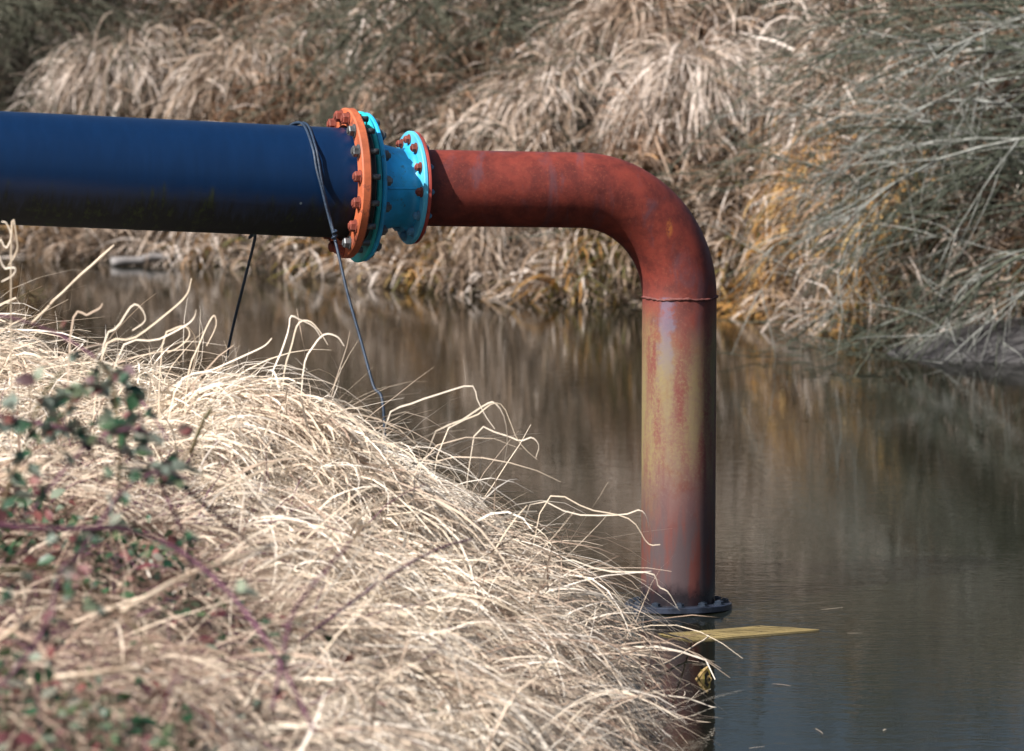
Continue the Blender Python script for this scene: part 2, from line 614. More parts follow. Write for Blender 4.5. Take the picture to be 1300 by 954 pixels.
def near_h(x, y):
    e = np.interp(y, NE_Y, NE_X)
    slope = np.interp(y, [9, 11, 12.5, 14, 16, 20], [1.0, 0.85, 0.85, 0.72, 0.5, 0.35])
    s = (e - x) * slope
    h = 0.90 * (1 - np.exp(-np.clip(s, 0, None) * 1.45)) + np.where(s < 0, s * 0.9, 0)
    h = h + 0.16 * np.exp(-(((x + 0.72) / 0.50) ** 2 + ((y - 12.45) / 0.7) ** 2))          # the straw mound
    h = h + 0.10 * np.exp(-(((x + 1.9) / 0.7) ** 2 + ((y - 12.6) / 1.2) ** 2))
    h = h + np.clip((-x - 2.6) * 0.12, 0, 0.55)
    h = h + (fbm(x, y, 2.2, 3, 3) * 0.04 + fbm(x, y, 6.5, 2, 6) * 0.045) * np.clip(s * 3, 0, 1)
    return np.maximum(h, -1.0)


fw = [on_water(*p) for p in ((-60, 321), (180, 331), (420, 346), (560, 364), (640, 374), (800, 384), (950, 390),
                             (1005, 402), (1080, 418), (1180, 432), (1360, 446))]
FW_X = np.array([-60.0, -14.0] + [p.x for p in fw] + [14.0, 60.0])
FW_Y = np.array([48.0, 36.0] + [p.y for p in fw] + [20.5, 14.0])


def far_h(x, y):
    s = y - np.interp(x, FW_X, FW_Y) - 0.10 * fbm(x, x * 0.3, 3.0, 3, 8)
    h = 1.75 * (1 - np.exp(-np.clip(s, 0, None) / 1.25)) + 0.14 * np.clip(s, 0, 7) + np.where(s < 0, s * 0.6, 0)
    h = h + fbm(x, y, 1.8, 3, 5) * 0.10 * np.clip(s * 1.5, 0, 1)
    return np.maximum(h, -0.9)


def grid(name, xs, ys, fn, m):
    X, Y = np.meshgrid(xs, ys)
    Z = fn(X, Y)
    V = np.stack([X.ravel(), Y.ravel(), Z.ravel()], 1)
    nx, ny = len(xs), len(ys)
    i, j = np.meshgrid(np.arange(nx - 1), np.arange(ny - 1))
    a = (j * nx + i).ravel()
    F = np.stack([a, a + 1, a + nx + 1, a + nx], 1)
    return link(name, npmesh(name, V, F), m, None, 'structure')


grid('near_bank', np.concatenate([np.linspace(-40, -4, 30)[:-1], np.linspace(-4, 1.6, 90)]),
     np.concatenate([np.linspace(-30, 6, 24)[:-1], np.linspace(6, 17, 150), np.linspace(17, 24, 10)[1:]]), near_h, M['soil'])
grid('far_bank', np.concatenate([np.linspace(-400, -9, 24)[:-1], np.linspace(-9, 9, 160), np.linspace(9, 400, 24)[1:]]),
     np.concatenate([np.linspace(13, 21, 12)[:-1], np.linspace(21, 40, 130), np.geomspace(41, 900, 24)]), far_h, M['soil'])
w = pymesh('water', [(-300, -60, 0), (300, -60, 0), (300, 60, 0), (-300, 60, 0)], [(0, 1, 2, 3)])
link('water', w, M['water'], None, 'structure')


def mud_h(x, y):
    c = on_water(1265, 452)
    q = ((x - c.x - 0.35) / 1.0) ** 2 + ((y - c.y - 0.25) / 0.75) ** 2
    return 0.20 - 0.24 * q + 0.04 * fbm(x, y, 7, 4, 12)


mc = on_water(1265, 452)
grid('mud_shelf', np.linspace(mc.x - 0.9, mc.x + 1.8, 70), np.linspace(mc.y - 0.6, mc.y + 1.5, 50), mud_h, M['mud'])


# ------------------------------------------------------------------ the pipeline
RISER_Y = 14.36
riser_top = at(862.5, 377, RISER_Y)
RISER_X = riser_top.x
ELB = 0.385
SCUFF = at(850, 290, 14.2)
SCUFF = Vector((SCUFF.x, SCUFF.y, SCUFF.z))
M['black_pipe'] = black_pipe_mat()
M['rust_pipe'] = rust_pipe_mat()

BF = at(517.5, 238.5, 14.03)             # centre of the blue flange face
yaw = R(17.5)
corner = Vector((RISER_X, RISER_Y, riser_top.z + ELB))
ax = (corner - BF)
ax.z = 0
ax = ax.normalized()
corner = Vector((RISER_X, RISER_Y, riser_top.z + ELB))
run_dir = (corner - BF).normalized()
pipeline = thing('pipeline', (RISER_X, RISER_Y, 0.0),
                 'dark blue pipe bolted to a rusty red elbow pipe that dips into the river', 'pipeline')
PINV = Matrix.Translation(-Vector((RISER_X, RISER_Y, 0.0)))


def part(name, me, m, frame, parent=None):
    o = link(name, me, m, parent or pipeline)
    if parent is None:
        o.matrix_local = PINV @ frame
    else:
        o.matrix_local = frame
    return o


# rusty run, elbow and riser: one swept skin
RP = 0.1365
Rz = Vector((0, 0, 1))
path = []
start = BF + run_dir * 0.024
tan_in = corner - run_dir * ELB
for i in range(24):
    path.append(start.lerp(tan_in, i / 23))
ctr_dir = Vector((0, 0, -1))
for i in range(1, 41):
    a = math.pi / 2 * i / 40
    path.append(tan_in + run_dir * (ELB * math.sin(a)) + ctr_dir * (ELB * (1 - math.cos(a))))
end_z = path[-1].z
for i in range(1, 40):
    path.append(Vector((path[-1].x, path[-1].y, end_z + (-0.35 - end_z) * i / 39)))
V, F = tube([(path, [RP] * len(path))], 72, False)
off = Vector((RISER_X, RISER_Y, 0))
part('elbow_pipe', pymesh('elbow_pipe', V, F), M['rust_pipe'], Matrix.Identity(4))
# lumpy weld beads: where elbow meets riser, and a faint one where the run meets the elbow


def weld(c, axis, r, seedv):
    rr = random.Random(seedv)
    fr = axis_matrix(c, axis)
    pts, rad = [], []
    for k in range(97):
        a = 2 * math.pi * k / 96
        w_ = 0.0025 * math.sin(a * 5 + seedv) + rr.uniform(-0.0015, 0.0015)
        pts.append((w_, math.cos(a) * r, math.sin(a) * r))
        rad.append(0.0052 + rr.uniform(-0.0018, 0.002))
    V, F = tube([(pts, rad)], 6, False)
    return pymesh('weld_bead', V, F), fr


me, fr = weld(Vector((RISER_X, RISER_Y, end_z)), Vector((0.0, 0.0, -1)), RP, 2)
part('weld_bead', me, M['weld'], axis_matrix(Vector((RISER_X, RISER_Y, end_z)), Vector((0.001, 0, -1))))

# blue fittings share the run's axis
FR = axis_matrix(BF, run_dir)
bl = part('outlet_flange', ring('outlet_flange', 0.0, 0.016, 0.12, 0.202, 0.003), M['bluelight'], FR)
bl['label'] = 'pale blue bolted flange'
rf = part('mating_flange', ring('mating_flange', 0.0165, 0.030, 0.13, 0.200, 0.003), M['rustflange'], FR)
rf['label'] = 'thin rusty red flange behind the pale blue one'
bm_small = bolt_mesh('bolt', 0.026, 0.014, 0.004, 0.004, 0.008)
bm_small_b = bm_small.copy()
bm_small_c = bolt_mesh('nut', 0.020, 0.010, 0.002, 0.004, 0.006)
for k in range(12):
    a = R(2 + 30 * k)
    y, z = -math.cos(a) * 0.172, -math.sin(a) * 0.172
    top = math.sin(a) < 0.05
    o = link('bolt', bm_small if top else bm_small_b, M['bolt_red'] if top else M['bolt_blue'], bl)
    o.matrix_local = Matrix.Translation((-0.0005, y, z)) @ Matrix.Rotation(random.uniform(0, 1), 4, 'X')
    o = link('nut', bm_small_c, M['bolt_blue'], rf)
    o.matrix_local = Matrix.Translation((0.0305, y, z)) @ Matrix.Rotation(math.pi, 4, 'Z') @ Matrix.Rotation(random.uniform(0, 1), 4, 'X')
# reducer body: flared ends, slight cone
XL = -0.160
prof = [(XL + 0.0, 0.185), (XL + 0.010, 0.172), (XL + 0.030, 0.161), (XL + 0.055, 0.155), (XL + 0.085, 0.148), (XL + 0.115, 0.141),
        (XL + 0.135, 0.139), (XL + 0.148, 0.142), (XL + 0.156, 0.150), (XL + 0.161, 0.160)]
V, F = lathe(prof, 96)
rd = part('reducer', pymesh('reducer', V, F), M['blue'], FR)
rd['label'] = 'bright blue cast reducer between the two flanges'
V, F = tube([([(x, -r - 0.0005, 0.004) for x, r in prof[2:-2]], [0.003] * 6)], 6)
link('casting_seam', pymesh('casting_seam', V, F), M['blue'], rd)
# big flange of the reducer: teal face, blue back
tf = part('inlet_flange', ring('inlet_flange', XL - 0.030, XL - 0.014, 0.150, 0.268, 0.004), M['teal'], FR)
tf['label'] = 'teal flange ring facing the orange flange'
bb = part('backing_flange', ring('backing_flange', XL - 0.010, XL + 0.006, 0.150, 0.264, 0.004), M['blue'], FR)
part('gasket', ring('gasket', XL - 0.0145, XL - 0.0095, 0.150, 0.255, 0.001), M['gasket'], FR)
nutm = bolt_mesh('nut', 0.032, 0.016, 0.003, 0.006, 0.010)
for k in range(16):
    a = R(14 + 22.5 * k)
    o = link('nut', nutm, M['bolt_steel'], bb)
    o.matrix_local = Matrix.Translation((XL + 0.0065, -math.cos(a) * 0.236, -math.sin(a) * 0.236)) @ Matrix.Rotation(math.pi, 4, 'Z') @ Matrix.Rotation(random.uniform(0, 1), 4, 'X')

# blue-black plastic pipe with the loose orange ring flange, a touch out of line
OC = at(434.5, 232.6, 13.80)
LP = at(0, 213.3, 13.42)
bdir = (OC - LP).normalized()
odir = Vector((math.cos(R(18.0)), math.sin(R(18.0)), -0.035)).normalized()
OF = axis_matrix(OC, odir)
of = part('ring_flange', ring('ring_flange', 0.0, 0.034, 0.203, 0.2635, 0.005), M['orange'], OF)
of['label'] = 'orange ring flange with rusty bolts'
bm_big = bolt_mesh('bolt', 0.034, 0.019, 0.004, 0.004, 0.011)
bm_big2 = bm_big.copy()
shank = pymesh('stud', *tube([([(0.0, 0, 0), (0.036, 0, 0)], [0.0105, 0.0105])], 10))
for k in range(16):
    a = R(14 + 22.5 * k)
    y, z = -math.cos(a) * 0.2345, -math.sin(a) * 0.2345
    steel = k in (2, 13, 14)
    o = link('bolt', bm_big2 if steel else bm_big, M['bolt_steel'] if steel else M['bolt_red'], of)
    o.matrix_local = Matrix.Translation((-0.0005, y, z)) @ Matrix.Rotation(random.uniform(0, 1), 4, 'X')
    o = link('stud', shank, M['bolt_steel'], of)
    o.matrix_local = Matrix.Translation((0.0345, y, z))
# stub end of the plastic pipe, seen dark in the gap between the flanges
part('stub_end', ring('stub_end', 0.0345, 0.066, 0.15, 0.212, 0.004), M['gasket'], OF)
BPF = axis_matrix(OC, bdir)
L = 6.0
RB = 0.193
prof = [(-L, RB), (-0.35, RB)] + [(-0.35 + 0.02 * i, RB) for i in range(1, 18)] + [(0.02, RB)]
V, F = lathe(prof, 96)
V = [Vector(v) for v in V]
bp = part('plastic_pipe', pymesh('plastic_pipe', V, F), M['black_pipe'], BPF)
bp['label'] = 'dark blue plastic pipe with green algae along its underside'

# foot flange at the waterline
ff = axis_matrix(Vector((RISER_X, RISER_Y, -0.006)), Vector((0.012, -0.07, -1)))
bf = part('foot_flange', ring('foot_flange', -0.020, 0.004, 0.12, 0.199, 0.003), M['base_flange'], ff)
bf['label'] = 'black flange at the water line'
fb = bm_small.copy()
fb2 = bolt_mesh('bolt', 0.028, 0.010, 0.003, 0.003, 0.009)
for k in range(12):
    a = R(10 + 30 * k)
    o = link('bolt', fb2, M['foot_bolt'], bf)
    o.matrix_local = Matrix.Translation((-0.0205, -math.cos(a) * 0.171, -math.sin(a) * 0.171))

# ------------------------------------------------------------------ rope looped over the plastic pipe
rope = thing('rope', at(485, 520, 13.3), 'thin dark blue rope looped over the plastic pipe and tied down', 'rope')
RI = Matrix.Translation(-rope.location)


def ropepart(name, pts, r=0.0075, n=40):
    P = smooth_path(pts, n)
    V, F = tube([(P, [r] * len(P))], 8)
    o = link(name, pymesh(name, V, F), M['rope'], rope)
    o.matrix_local = RI
    return o


def on_pipe(px, th, extra=0.008, dx=0.0):
    """a point on the skin of the plastic pipe: th = 0 top, 90 towards the camera"""
    u = (px - 434.5) * 2.86e-3 / bdir.x * 0.98 + dx
    return BPF @ Vector((u, -math.sin(R(th)) * (RB + extra), math.cos(R(th)) * (RB + extra)))


_re = at(492, 540, 13.27)
_re.z = min(_re.z, float(near_h(np.array([_re.x]), np.array([_re.y]))[0]))
fa = [on_pipe(370, -50), on_pipe(373, -20), on_pipe(380, 8), at(397, 188, 13.60), at(402, 215, 13.565), at(408.7, 240, 13.555), at(416, 270, 13.55), at(424, 300, 13.54),
      at(429, 320, 13.52), at(441, 372, 13.47), at(458, 432, 13.42), at(474, 490, 13.36), at(487, 522, 13.3), _re]
ropepart('front_strand', fa, 0.0052, 90)
fb_ = [on_pipe(375, -50), on_pipe(378, -20), on_pipe(385, 8), at(400.5, 186, 13.60), at(404.5, 205, 13.57), at(409.5, 235, 13.558), at(417, 268, 13.555),
       at(424.8, 300, 13.535)]
ropepart('second_turn', fb_, 0.0045, 50)
bk = [on_pipe(371, -50), on_pipe(372, -100), on_pipe(355, -135), on_pipe(330, -165, 0.02), at(324, 300, 13.95), at(312, 350, 14.0), at(297, 410, 14.1), at(284, 470, 14.2), at(272, 520, 14.3)]
ropepart('back_strand', bk, 0.0055, 60)
kn = [at(424.5 + 3 * math.sin(i * 1.9), 292 + i * 1.8, 13.535 + 0.012 * math.cos(i * 1.9)) for i in range(9)]
ropepart('knot', kn, 0.0036, 40)

# ------------------------------------------------------------------ yellow mesh panel afloat by the foot flange
c0, c1, c2, c3 = [on_water(*p) for p in ((836, 806), (878, 815), (1040, 801), (965, 796))]
ym = thing('mesh_panel', (c0 + c2) / 2 + Vector((0, 0, 0.006)), 'yellow plastic mesh panel floating beside the foot of the rusty pipe', 'mesh panel')
YI = Matrix.Translation(-ym.location)
lift = Vector((0, 0, 0.003))


def quadpt(u, v):
    return c0.lerp(c3, u).lerp(c1.lerp(c2, u), v) + lift


def bars(name, segs, r):
    V, F = tube([([a, a.lerp(b, 0.5) + Vector((0, 0, random.uniform(-.002, .002))), b], [r] * 3) for a, b in segs], 4)
    o = link(name, pymesh(name, V, F, False), M['yellow'], ym)
    o.matrix_local = YI


rim = [quadpt(0, 0), quadpt(1, 0), quadpt(1, 1), quadpt(0, 1)]
bars('rim', [(rim[i], rim[(i + 1) % 4]) for i in range(4)], 0.0018)
bars('long_strands', [(quadpt(0, v / 3), quadpt(1, v / 3)) for v in range(1, 3)], 0.0010)
bars('cross_strands', [(quadpt(max(0, u / 30 - 0.06), 0), quadpt(u / 30, 1)) for u in range(1, 30)], 0.0015)


# ------------------------------------------------------------------ grass
def unit(v):
    return v / np.maximum(np.linalg.norm(v, axis=-1, keepdims=True), 1e-9)


def grow(root, d0, length, seg, grav, curl, ground=None, mat_h=None, rng=RNG, kink=0.0, bias=None):
    """blades as poly-lines: start direction d0, bent by gravity and a random curl, resting on the ground"""
    n = len(root)
    P = np.zeros((n, seg + 1, 3))
    P[:, 0] = root
    d = unit(d0)
    cv = rng.normal(0, 1, (n, 3)) * curl[:, None]
    if bias is not None:
        cv = cv + bias
    st = (length / seg)[:, None]
    for i in range(seg):
        P[:, i + 1] = P[:, i] + d * st
        if ground is not None:
            g = ground(P[:, i + 1, 0], P[:, i + 1, 1]) + mat_h
            g = np.maximum(g, 0.004)
            low = P[:, i + 1, 2] < g
            P[:, i + 1, 2] = np.where(low, P[:, i + 1, 2] * 0.25 + g * 0.75, P[:, i + 1, 2])
            d = np.where(low[:, None], unit(P[:, i + 1] - P[:, i]), d)
        d = d + cv / seg + rng.normal(0, 1, (n, 3)) * (0.30 * curl[:, None] / math.sqrt(seg))
        d[:, 2] -= grav / seg
        if kink:
            kk = rng.random(n) < kink / seg
            d[kk] += rng.normal(0, 0.9, (int(kk.sum()), 3))
        d = unit(d)
    return P


def ribbons(P, width, rng=RNG, taper=0.75, flat=None):
    """poly-lines -> ribbon mesh arrays"""
    n, s1, _ = P.shape
    T = unit(np.gradient(P, axis=1))
    ref = unit(rng.normal(0, 1, (n, 3)) + (np.array([0, 0, 1.2]) if flat is None else flat))
    side = unit(np.cross(T, ref[:, None, :]))
    u = np.linspace(0, 1, s1)
    prof = np.clip(np.minimum(0.55 + u * 2.0, 1.0) * (1 - taper * u ** 2.2), 0.08, 1)
    w = width[:, None] * prof[None, :] * 0.5
    A = P - side * w[..., None]
    B = P + side * w[..., None]
    V = np.stack([A, B], 2).reshape(-1, 3)
    base = (np.arange(n) * s1 * 2)[:, None] + (np.arange(s1 - 1) * 2)[None, :]
    F = np.stack([base, base + 1, base + 3, base + 2], -1).reshape(-1, 4)
    return V, F


def grass_obj(name, P, width, tint, m, kind='stuff', rng=RNG, parent=None, taper=0.75):
    V, F = ribbons(P, width, rng, taper)
    s1 = P.shape[1]
    tn = np.repeat(tint, s1 * 2) + np.tile(np.repeat(np.linspace(-0.10, 0.10, s1), 2), len(tint))
    return link(name, npmesh(name, V, F, np.clip(tn, 0, 1)), m, parent, kind)


# --- near bank: matted straw
def near_points(n, x0, x1, y0, y1, smin=0.02):
    x = RNG.uniform(x0, x1, n)
    y = RNG.uniform(y0, y1, n)
    e = np.interp(y, NE_Y, NE_X)
    k = (e - x) > smin
    px = 650 + FPX * x / y
    k &= (px > -160) & (px < 1000)
    return x[k], y[k]


def near_flow(x, y):
    """lie of the flattened grass: mostly to the right and down the bank, swirling"""
    a = -0.45 + 0.85 * fbm(x, y, 1.9, 3, 21) + 0.5 * np.clip((x + 0.9) * -0.6, -0.4, 1.4)
    return a


lx, ly = near_points(8200, -3.2, 0.55, 6.6, 15.2)
nl = len(lx)
PER = 21
idx = np.repeat(np.arange(nl), PER)
n = len(idx)
la = near_flow(lx, ly) + RNG.normal(0, 0.36, nl) + np.where(RNG.random(nl) < 0.12, RNG.uniform(-2.5, 2.5, nl), 0)
lel = np.clip(RNG.normal(0.20, 0.30, nl), -0.3, 1.1)
lcurl = RNG.normal(0, 0.55, (nl, 3))
llen = np.clip(RNG.normal(0.41, 0.13, nl), 0.16, 0.8)
ltint = RNG.normal(0, 0.15, nl)
lmh = RNG.random(nl) ** 1.4 * 0.17
sp = RNG.uniform(0.012, 0.05, nl)[idx]
x, y = lx[idx] + RNG.normal(0, 1, n) * sp, ly[idx] + RNG.normal(0, 1, n) * sp
ok = (np.interp(y, NE_Y, NE_X) - x) > 0.02
idx, x, y = idx[ok], x[ok], y[ok]
n = len(idx)
z = near_h(x, y)
a = la[idx] + RNG.normal(0, 0.22, n)
el = lel[idx] + RNG.normal(0, 0.14, n)
d0 = np.stack([np.cos(a) * np.cos(el), np.sin(a) * np.cos(el), np.sin(el)], 1)
ln = llen[idx] * RNG.uniform(0.5, 1.15, n)
mh = np.clip(lmh[idx] + RNG.normal(0, 0.02, n), 0, 0.2)
root = np.stack([x, y, z + mh * 0.7], 1)
P = grow(root, d0, ln, 7, 2.2, np.full(n, 0.55), near_h, mh, kink=0.3, bias=lcurl[idx])
wd = np.clip(RNG.gamma(1.9, 0.0021, n), 0.0014, 0.013)
tint = np.clip(0.75 + 0.17 * RNG.normal(0, 1, n) + ltint[idx] + 0.16 * fbm(x, y, 2.5, 3, 44), 0.02, 1)
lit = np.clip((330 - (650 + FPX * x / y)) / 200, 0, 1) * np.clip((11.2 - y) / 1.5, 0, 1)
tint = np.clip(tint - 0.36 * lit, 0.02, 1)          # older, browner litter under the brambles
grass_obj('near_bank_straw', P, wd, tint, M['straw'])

# --- springy loops standing proud of the mat
x, y = near_points(5200, -2.6, 0.5, 7.0, 14.6, 0.08)
k = (y > 9.8) | (650 + FPX * x / y < 330)
x, y = x[k], y[k]
n = len(x)
a = near_flow(x, y) + RNG.normal(0, 1.0, n)
el = RNG.uniform(0.3, 1.3, n)
d0 = np.stack([np.cos(a) * np.cos(el), np.sin(a) * np.cos(el), np.sin(el)], 1)
root = np.stack([x, y, near_h(x, y) + 0.04], 1)
ln = RNG.uniform(0.15, 0.40, n) * np.clip(y / 13, 0.4, 1)
P = grow(root, d0, ln, 9, 3.8, np.full(n, 1.0), near_h, np.full(n, 0.09), kink=0.5)
grass_obj('near_bank_loose_blades', P, RNG.uniform(0.003, 0.009, n), np.clip(RNG.normal(0.7, 0.2, n), 0, 1), M['straw'])

# --- grass trailing over the water on the right flank
n = 3600
t_ = RNG.uniform(0, 1, n)
y = 10.2 + 3.0 * t_
x = np.interp(y, NE_Y, NE_X) - RNG.uniform(0.05, 0.5, n)
a = RNG.normal(-0.10, 0.40, n)
el = RNG.normal(0.05, 0.25, n)
d0 = np.stack([np.cos(a) * np.cos(el), np.sin(a) * np.cos(el), np.sin(el)], 1)
root = np.stack([x, y, near_h(x, y) + RNG.uniform(0.02, 0.14, n)], 1)
ln = np.clip(RNG.normal(0.40, 0.13, n), 0.2, 0.7)
P = grow(root, d0, ln, 8, 1.9, np.full(n, 0.7), near_h, np.full(n, 0.05), kink=0.3)
grass_obj('near_bank_trailing_blades', P, RNG.uniform(0.002, 0.006, n), np.clip(RNG.normal(0.45, 0.2, n), 0, 1), M['straw'])

# --- mauve-brown dead stems through the straw at the lower left
x, y = near_points(9000, -2.0, -0.1, 6.8, 11.5, 0.3)
px = 650 + FPX * x / y
k = RNG.random(len(x)) < np.clip((460 - px) / 260, 0.03, 1)
x, y = x[k], y[k]
n = len(x)
a = RNG.uniform(-math.pi, math.pi, n)
el = RNG.uniform(-0.05, 0.9, n)
d0 = np.stack([np.cos(a) * np.cos(el), np.sin(a) * np.cos(el), np.sin(el)], 1)
root = np.stack([x, y, near_h(x, y) + 0.06], 1)
DS = grow(root, d0, RNG.uniform(0.12, 0.40, n), 6, 1.4, np.full(n, 0.6), near_h, np.full(n, 0.10), kink=0.4)
DR = RNG.uniform(0.0012, 0.0036, n)
for nm, mm, sel in (('mauve_dead_stems', 'cane', np.arange(n) % 2 == 0), ('brown_dead_stems', 'dead_stem', np.arange(n) % 2 == 1)):
    V, F = tube([(p, np.linspace(r_, r_ * 0.4, 7)) for p, r_ in zip(DS[sel], DR[sel])], 4, False)
    link(nm, pymesh(nm, V, F), M[mm], None, 'stuff')

# --- far bank: tussock masses
FARLIM = (-4.9, 4.9)


def tussocks(name, cx, cs, count, spread, length, m, tint0, tint_sd, width, out_bias, droop, raise_=0.2, seg=6):
    Ps, Ws, Ts = [], [], []
    for X, s_ in zip(cx, cs):
        c = int(count * RNG.uniform(0.7, 1.3))
        Yw = np.interp(X, FW_X, FW_Y)
        sp = spread * RNG.uniform(0.7, 1.4)
        rx, ry = RNG.normal(0, sp, c), RNG.normal(0, sp * 0.7, c)
        x, y = X + rx, Yw + s_ + ry
        a = np.arctan2(ry - out_bias * sp, rx) + RNG.normal(0, 0.7, c) + RNG.normal(0, 0.7)
        if out_bias > 3:                            # sedge leaning out over the water
            a = RNG.normal(-math.pi / 2, 0.75, c)
        el = np.clip(RNG.normal(0.85, 0.35, c), -0.2, 1.5)
        d0 = np.stack([np.cos(a) * np.cos(el), np.sin(a) * np.cos(el), np.sin(el)], 1)
        g = far_h(x, y)
        hgt = raise_ * RNG.uniform(0.4, 1.3) * np.exp(-(rx ** 2 + ry ** 2) / (2 * (sp * 1.1) ** 2))
        root = np.stack([x, y, np.maximum(g, 0) + hgt * RNG.uniform(0.3, 1.0, c)], 1)
        ln = np.clip(RNG.normal(length, length * 0.28, c), 0.12, 1.4) * RNG.uniform(0.8, 1.2)
        P = grow(root, d0, ln, seg, droop, np.full(c, 0.85), far_h, RNG.random(c) * 0.12, kink=0.5)
        Ps.append(P)
        Ws.append(np.clip(RNG.gamma(3.0, width / 3.0, c), width * 0.45, width * 2.2))
        tt = tint0 + 0.16 * RNG.normal() + 0.10 * fbm(np.array([X]), np.array([s_]), 1.6, 3, 51)[0]
        Ts.append(np.clip(tt + RNG.normal(0, tint_sd, c), 0.0, 1))
    return grass_obj(name, np.concatenate(Ps), np.concatenate(Ws), np.concatenate(Ts), m)


def jit(nx, ny, s0, s1, keep=0.9):
    xs, ss = [], []
    for i in range(nx):
        for j in range(ny):
            if RNG.random() > keep or (s0 > 0.3 and i / nx > 0.80 and RNG.random() < 0.5):
                continue
            xs.append(FARLIM[0] + (i + RNG.uniform(0, 1)) / nx * (FARLIM[1] - FARLIM[0]))
            ss.append(s0 + (j + RNG.uniform(0, 1)) / ny * (s1 - s0))
    return np.array(xs), np.array(ss)


cx, cs = jit(30, 2, 0.02, 0.55)
tussocks('waterside_grass', cx, cs, 210, 0.15, 0.44, M['farstraw'], 0.42, 0.27, 0.012, 1.6, 2.3, 0.12)
cx, cs = jit(20, 1, 0.0, 0.3)
tussocks('waterside_sedge', cx, cs, 130, 0.16, 0.40, M['ochre'], 0.45, 0.25, 0.010, 3.5, 2.2, 0.10)
cx, cs = jit(19, 6, 0.4, 3.4, 0.55)
tussocks('far_bank_grass', cx, cs, 260, 0.12, 0.40, M['farstraw'], 0.44, 0.30, 0.011, 0.9, 2.4, 0.45)
cx, cs = jit(13, 5, 0.5, 3.6, 0.62)
tussocks('russet_grass', cx, cs, 190, 0.14, 0.40, M['russet'], 0.44, 0.28, 0.011, 0.7, 2.0, 0.40)
cx, cs = jit(16, 3, 3.3, 6.0, 0.85)
tussocks('bank_top_grass', cx, cs, 130, 0.25, 0.70, M['farstraw'], 0.42, 0.16, 0.020, 0.4, 1.9, 0.3)


def far_tussock(px, py, depth_s, spread, length, count, tint, label, m='farstraw', raise_=0.40, width=0.012):
    """one hanging tussock that stands out from the bank"""
    p = None
    for Y in np.linspace(22, 40, 400):           # where the sight line meets the bank
        q = at(px, py, Y)
        if q.z < far_h(np.array([q.x]), np.array([q.y]))[0] + raise_ * 0.8:
            p = q
            break
    gx, gy = p.x, p.y + 0.1
    if depth_s < 1:                              # rooted at the waterline
        gx = at(px, py, 26).x
        gy = float(np.interp(gx, FW_X, FW_Y)) + depth_s
    gz = float(far_h(np.array([gx]), np.array([gy]))[0])
    th = thing('grass_tussock', (gx, gy, gz), label, 'grass tussock', 'tussocks on the far bank')
    c = count
    rx, ry = RNG.normal(0, spread, c), RNG.normal(0, spread * 0.6, c)
    a = np.arctan2(ry - 1.1 * spread, rx * 1.0) + RNG.normal(0, 0.45, c)
    if depth_s < 1:
        a = RNG.normal(-math.pi / 2, 0.8, c)
    el = np.clip(RNG.normal(0.7, 0.3, c), -0.2, 1.4)
    d0 = np.stack([np.cos(a) * np.cos(el), np.sin(a) * np.cos(el), np.sin(el)], 1)
    g = far_h(gx + rx, gy + ry)
    root = np.stack([gx + rx, gy + ry, g + raise_ * RNG.uniform(0.55, 1.0, c)], 1)
    ln = np.clip(RNG.normal(length, length * 0.25, c), 0.15, 1.5)
    P = grow(root, d0, ln, 8, 3.4, np.full(c, 0.75), far_h, RNG.random(c) * 0.05, kink=0.3)
    P = P - np.array([gx, gy, gz])
    w_ = np.clip(RNG.gamma(3.0, width / 3.0, c), 0.004, 0.020)
    o = grass_obj('hanging_blades', P, w_, np.clip(RNG.normal(tint, 0.15, c), 0, 1), M[m], None, RNG, th)
    # the mound of old thatch the blades spring from
    V, F = [], []
    for i in range(7):
        for k in range(14):
            u, b = i / 6 * math.pi / 2, 2 * math.pi * k / 14
            rr = spread * 1.5 * math.cos(u) * (1 + 0.18 * math.sin(3 * b + i))
            V.append((rr * math.cos(b), rr * 0.7 * math.sin(b), raise_ * 0.8 * math.sin(u) - 0.05))
    for i in range(6):
        for k in range(14):
            k2 = (k + 1) % 14
            F.append((i * 14 + k, i * 14 + k2, (i + 1) * 14 + k2, (i + 1) * 14 + k))
    link('thatch_mound', pymesh('thatch_mound', V, F), M['soil'], th)
    return th


far_tussock(150, 95, 1, 0.17, 0.55, 1000, 0.72, 'pale grass tussock hanging above the left end of the blue pipe')
far_tussock(300, 95, 1, 0.17, 0.45, 800, 0.60, 'grass tussock left of the orange flange on the far bank')
far_tussock(885, 125, 1, 0.15, 0.60, 1100, 0.78, 'big pale drooping grass tussock above the rusty elbow', width=0.009)
far_tussock(695, 120, 1, 0.15, 0.45, 800, 0.66, 'straw tussock above the middle of the rusty horizontal pipe')
far_tussock(810, 30, 1, 0.17, 0.50, 800, 0.55, 'tall reddish straw tussock at the top edge above the elbow')
far_tussock(640, 300, .35, 0.18, 0.42, 700, 0.55, 'tan grass tussock under the rusty horizontal pipe at the waterside')
far_tussock(1000, 345, .12, 0.13, 0.40, 600, 0.70, 'orange yellow sedge tussock at the waterside right of the riser', 'ochre', 0.16)
far_tussock(1085, 360, .12, 0.12, 0.36, 450, 0.80, 'straw orange sedge tussock at the waterside beneath the bare shrub', 'ochre', 0.16)


